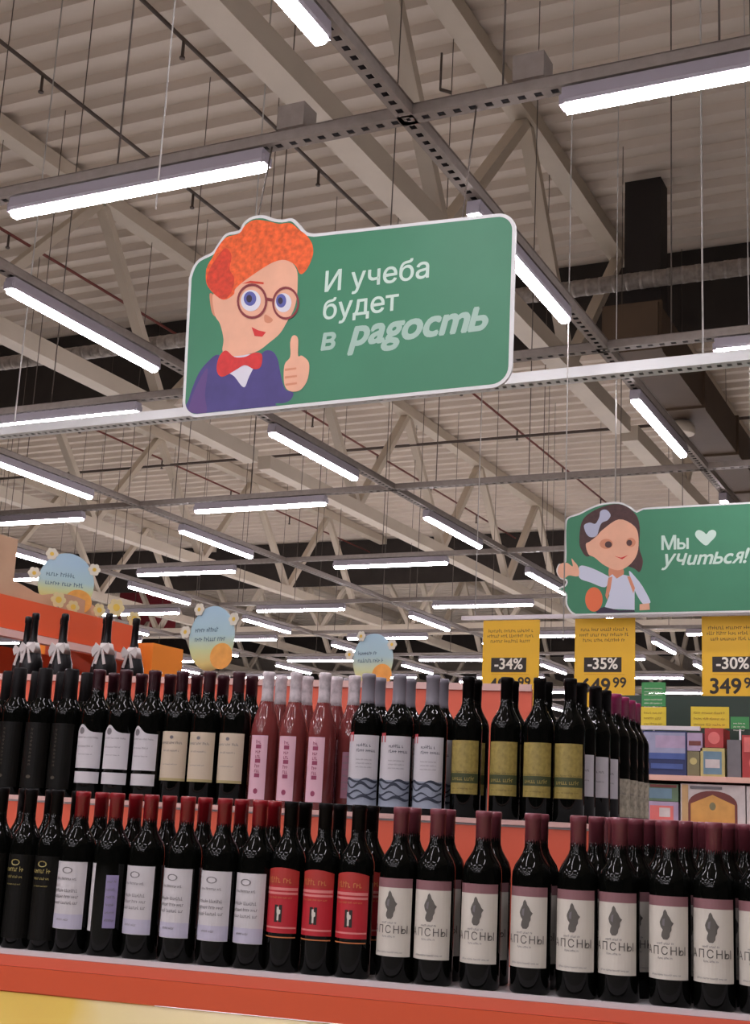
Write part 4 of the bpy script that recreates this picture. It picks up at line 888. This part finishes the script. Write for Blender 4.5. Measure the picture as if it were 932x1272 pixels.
DESC = {'gold': ('black', 'black bottle with gold lettering'), 'white': ('darkred', 'red-capped bottle with white label'), 'whiteturn': ('darkred', 'red-capped bottle turned to show its lilac back label'), 'red': ('black', 'bottle with red label and black cap'),
        'aps': ('mauve', 'mauve-capped bottle with ivory figure label'), 'dark': ('black', 'plain dark bottle'), 'arch': ('plum', 'bottle with arched white label'), 'beige': ('plum', 'bottle with beige label'),
        'pink': ('white', 'rosé bottle with narrow pink label'), 'pinkback': ('white', 'rosé bottle showing its dull pink back label'), 'wave': ('grey', 'grey-capped bottle with wave-patterned white label'), 'yel': ('black', 'bottle with gold and green label')}
FACE = {'white': -.02, 'aps': .0}
for row, data, yb, z, nm in ((0, LOW, .082, ZL, 'lower'), (1, UPP, .525, ZU, 'upper')):
    cnt = {}; tot = {}
    for kd, _ in data: tot[kd] = tot.get(kd, 0)+1
    for i, (kd, x) in enumerate(data):
        cap, ds = DESC[kd]; k = cnt.get(kd, 0); cnt[kd] = k+1
        which = '%s from left, front of %s row' % (ORD[k], nm) if tot[kd] > 1 else 'in front of the %s row' % nm
        bottle(kd, cap, x, yb+(.047 if kd == 'pinkback' else random.uniform(-.003, .003)), z, random.uniform(-.14, .05)+(-.04 if kd in ('aps', 'white') else 0), ds+', '+which, '%s row, front bottles' % nm)
        cap2 = 'darkred' if kd == 'whiteturn' else cap
        kd2 = 'white' if kd == 'whiteturn' else 'pink' if kd == 'pinkback' else kd
        depth = 4 if row == 0 and x > -.70 else 1
        if kd == 'pinkback' or (row and i == len(data)-1): depth = 0
        for d in range(depth):
            if row == 0 and kd == 'aps' and -.9 < x < -.66: dx = 0
            bottle(kd2, cap2, x+random.uniform(-.002, .002)+((.02, -.022, .03, -.01)[d] if depth > 1 else 0), yb+.08*(d+1), z, random.uniform(-.3, .3),
                   '%s standing %s behind the %s%s in the %s row' % ('bottle', ('directly', 'second', 'third', 'fourth')[d], ORD[k]+' ' if tot[kd] > 1 else '', {'gold': 'gold-lettered bottle', 'white': 'white-labelled bottle', 'whiteturn': 'lilac back-labelled bottle', 'red': 'red-labelled bottle', 'aps': 'ivory-labelled bottle', 'dark': 'plain dark bottle', 'arch': 'arch-labelled bottle', 'beige': 'beige-labelled bottle', 'pink': 'pink-labelled bottle', 'pinkback': 'dull pink-labelled bottle', 'wave': 'wave-labelled bottle', 'yel': 'gold-labelled bottle'}[kd], nm), '%s row, back bottles' % nm)
# bottles receding along the right end of the upper shelf
for i, (x, y) in enumerate(((-.760, .612), (-.738, .69), (-.726, .77))):
    bottle('plain', 'black', x, y, ZU, R(14), 'white-labelled bottle on the right end of the upper shelf, %s from front' % ORD[i], 'right end bottles')
for i, (x, y) in enumerate(((-.712, .85), (-.702, .93), (-.695, 1.01), (-.69, 1.09))):
    bottle('floral', 'magenta', x, y, ZU, R(25), 'magenta-capped bottle on the right end of the upper shelf, %s from front' % ORD[i], 'magenta bottles')
# tall dark sparkling bottles with white bows on the top shelf
SBODY = [(.03, 0), (.0345, .006), (.0345, .14), (.032, .165), (.022, .195), (.0135, .22), (.0105, .235), (.0095, .285), (.011, .288), (.011, .302), (.009, .306)]
sp = empty('sparkling_bottle'); MB().lathe(SBODY, 24).build('glass_body', mat('black_satin_glass', (12, 9, 10), .35, spec=.25), sp)
M_BOW = mat('white_ribbon', (196, 190, 186), .6)
bw = MB().lathe([(.0155, .218), (.0225, .2), (.0265, .188), (.0175, .22)], 16)
for s in (-1, 1):
    bw.slab([(0, .205), (s*.02, .22), (s*.026, .205), (s*.02, .188)], -.028, -.024)
    bw.slab([(0, .203), (s*.006, .203), (s*.018, .16), (s*.01, .158)], -.032, -.029)
bw.build('bow', M_BOW, sp)
for i, (x, y) in enumerate(((-2.455, 1.12), (-2.39, 1.05), (-2.35, 1.14), (-2.30, 1.06), (-2.20, 1.12), (-2.155, 1.05), (-2.115, 1.14))):
    o = sp if i == 0 else copy_tree(sp)
    o.location = dw(x, y, E+.2); o.rotation_euler.z = TH
    tag(o, 'slim dark bottle with white bow on the top shelf, %s from left' % ORD[i], 'bottle', 'bow-tied bottles')
wobbler((*dw(-1.84, 1.06, 0)[:2], E+.2), TH-.3, 1.0, 'round sky-blue wobbler with a peach, standing above the beige-labelled bottles', ((-.06, .03), (-.06, .055)), 90)
wobbler((*dw(-1.372, 1.06, 0)[:2], E+.105+.095), TH-.3, .78, 'round sky-blue wobbler half hidden above the wave-labelled bottles', ((-.06, .02), (-.06, .05)), 94)
wobbler((XO-.12, 4.53, E+.763), R(50), 1.5, 'large round sky-blue wobbler on the orange gondola beside the carton tray', ((-.06, .03), (-.06, .055)), 97, .14)
M_DECOR = mat('ornament_cream', (206, 190, 140), .6)
for i, (yy, zz, s) in enumerate(((4.36, .80, .035), (4.46, .785, .03), (4.64, .80, .03), (4.76, .83, .042), (4.90, .80, .035))):
    f = MB()
    for k_ in range(6): f.slab(circle(s*.6*math.cos(k_*math.pi/3), s*.6*math.sin(k_*math.pi/3), s*.4, n=8), -.006-.0002*k_, -.002-.0002*k_)
    r = tag(empty('daisy_ornament', (XO-.015, yy, E+zz), R(62)), 'cream paper daisy on the orange gondola edge, %s from left' % ORD[i], 'ornament', 'paper daisies')
    f.build('petals', M_DECOR, r); MB().poly(circle(0, 0, s*.4, n=12), -.0085).build('centre', M_FLOWY, r)
    MB().bar((0, 0, -(zz-.755) if yy < 4.92 else -.05), (0, 0, 0), .004, n=5).build('stem', M_WHITEWIRE, r)
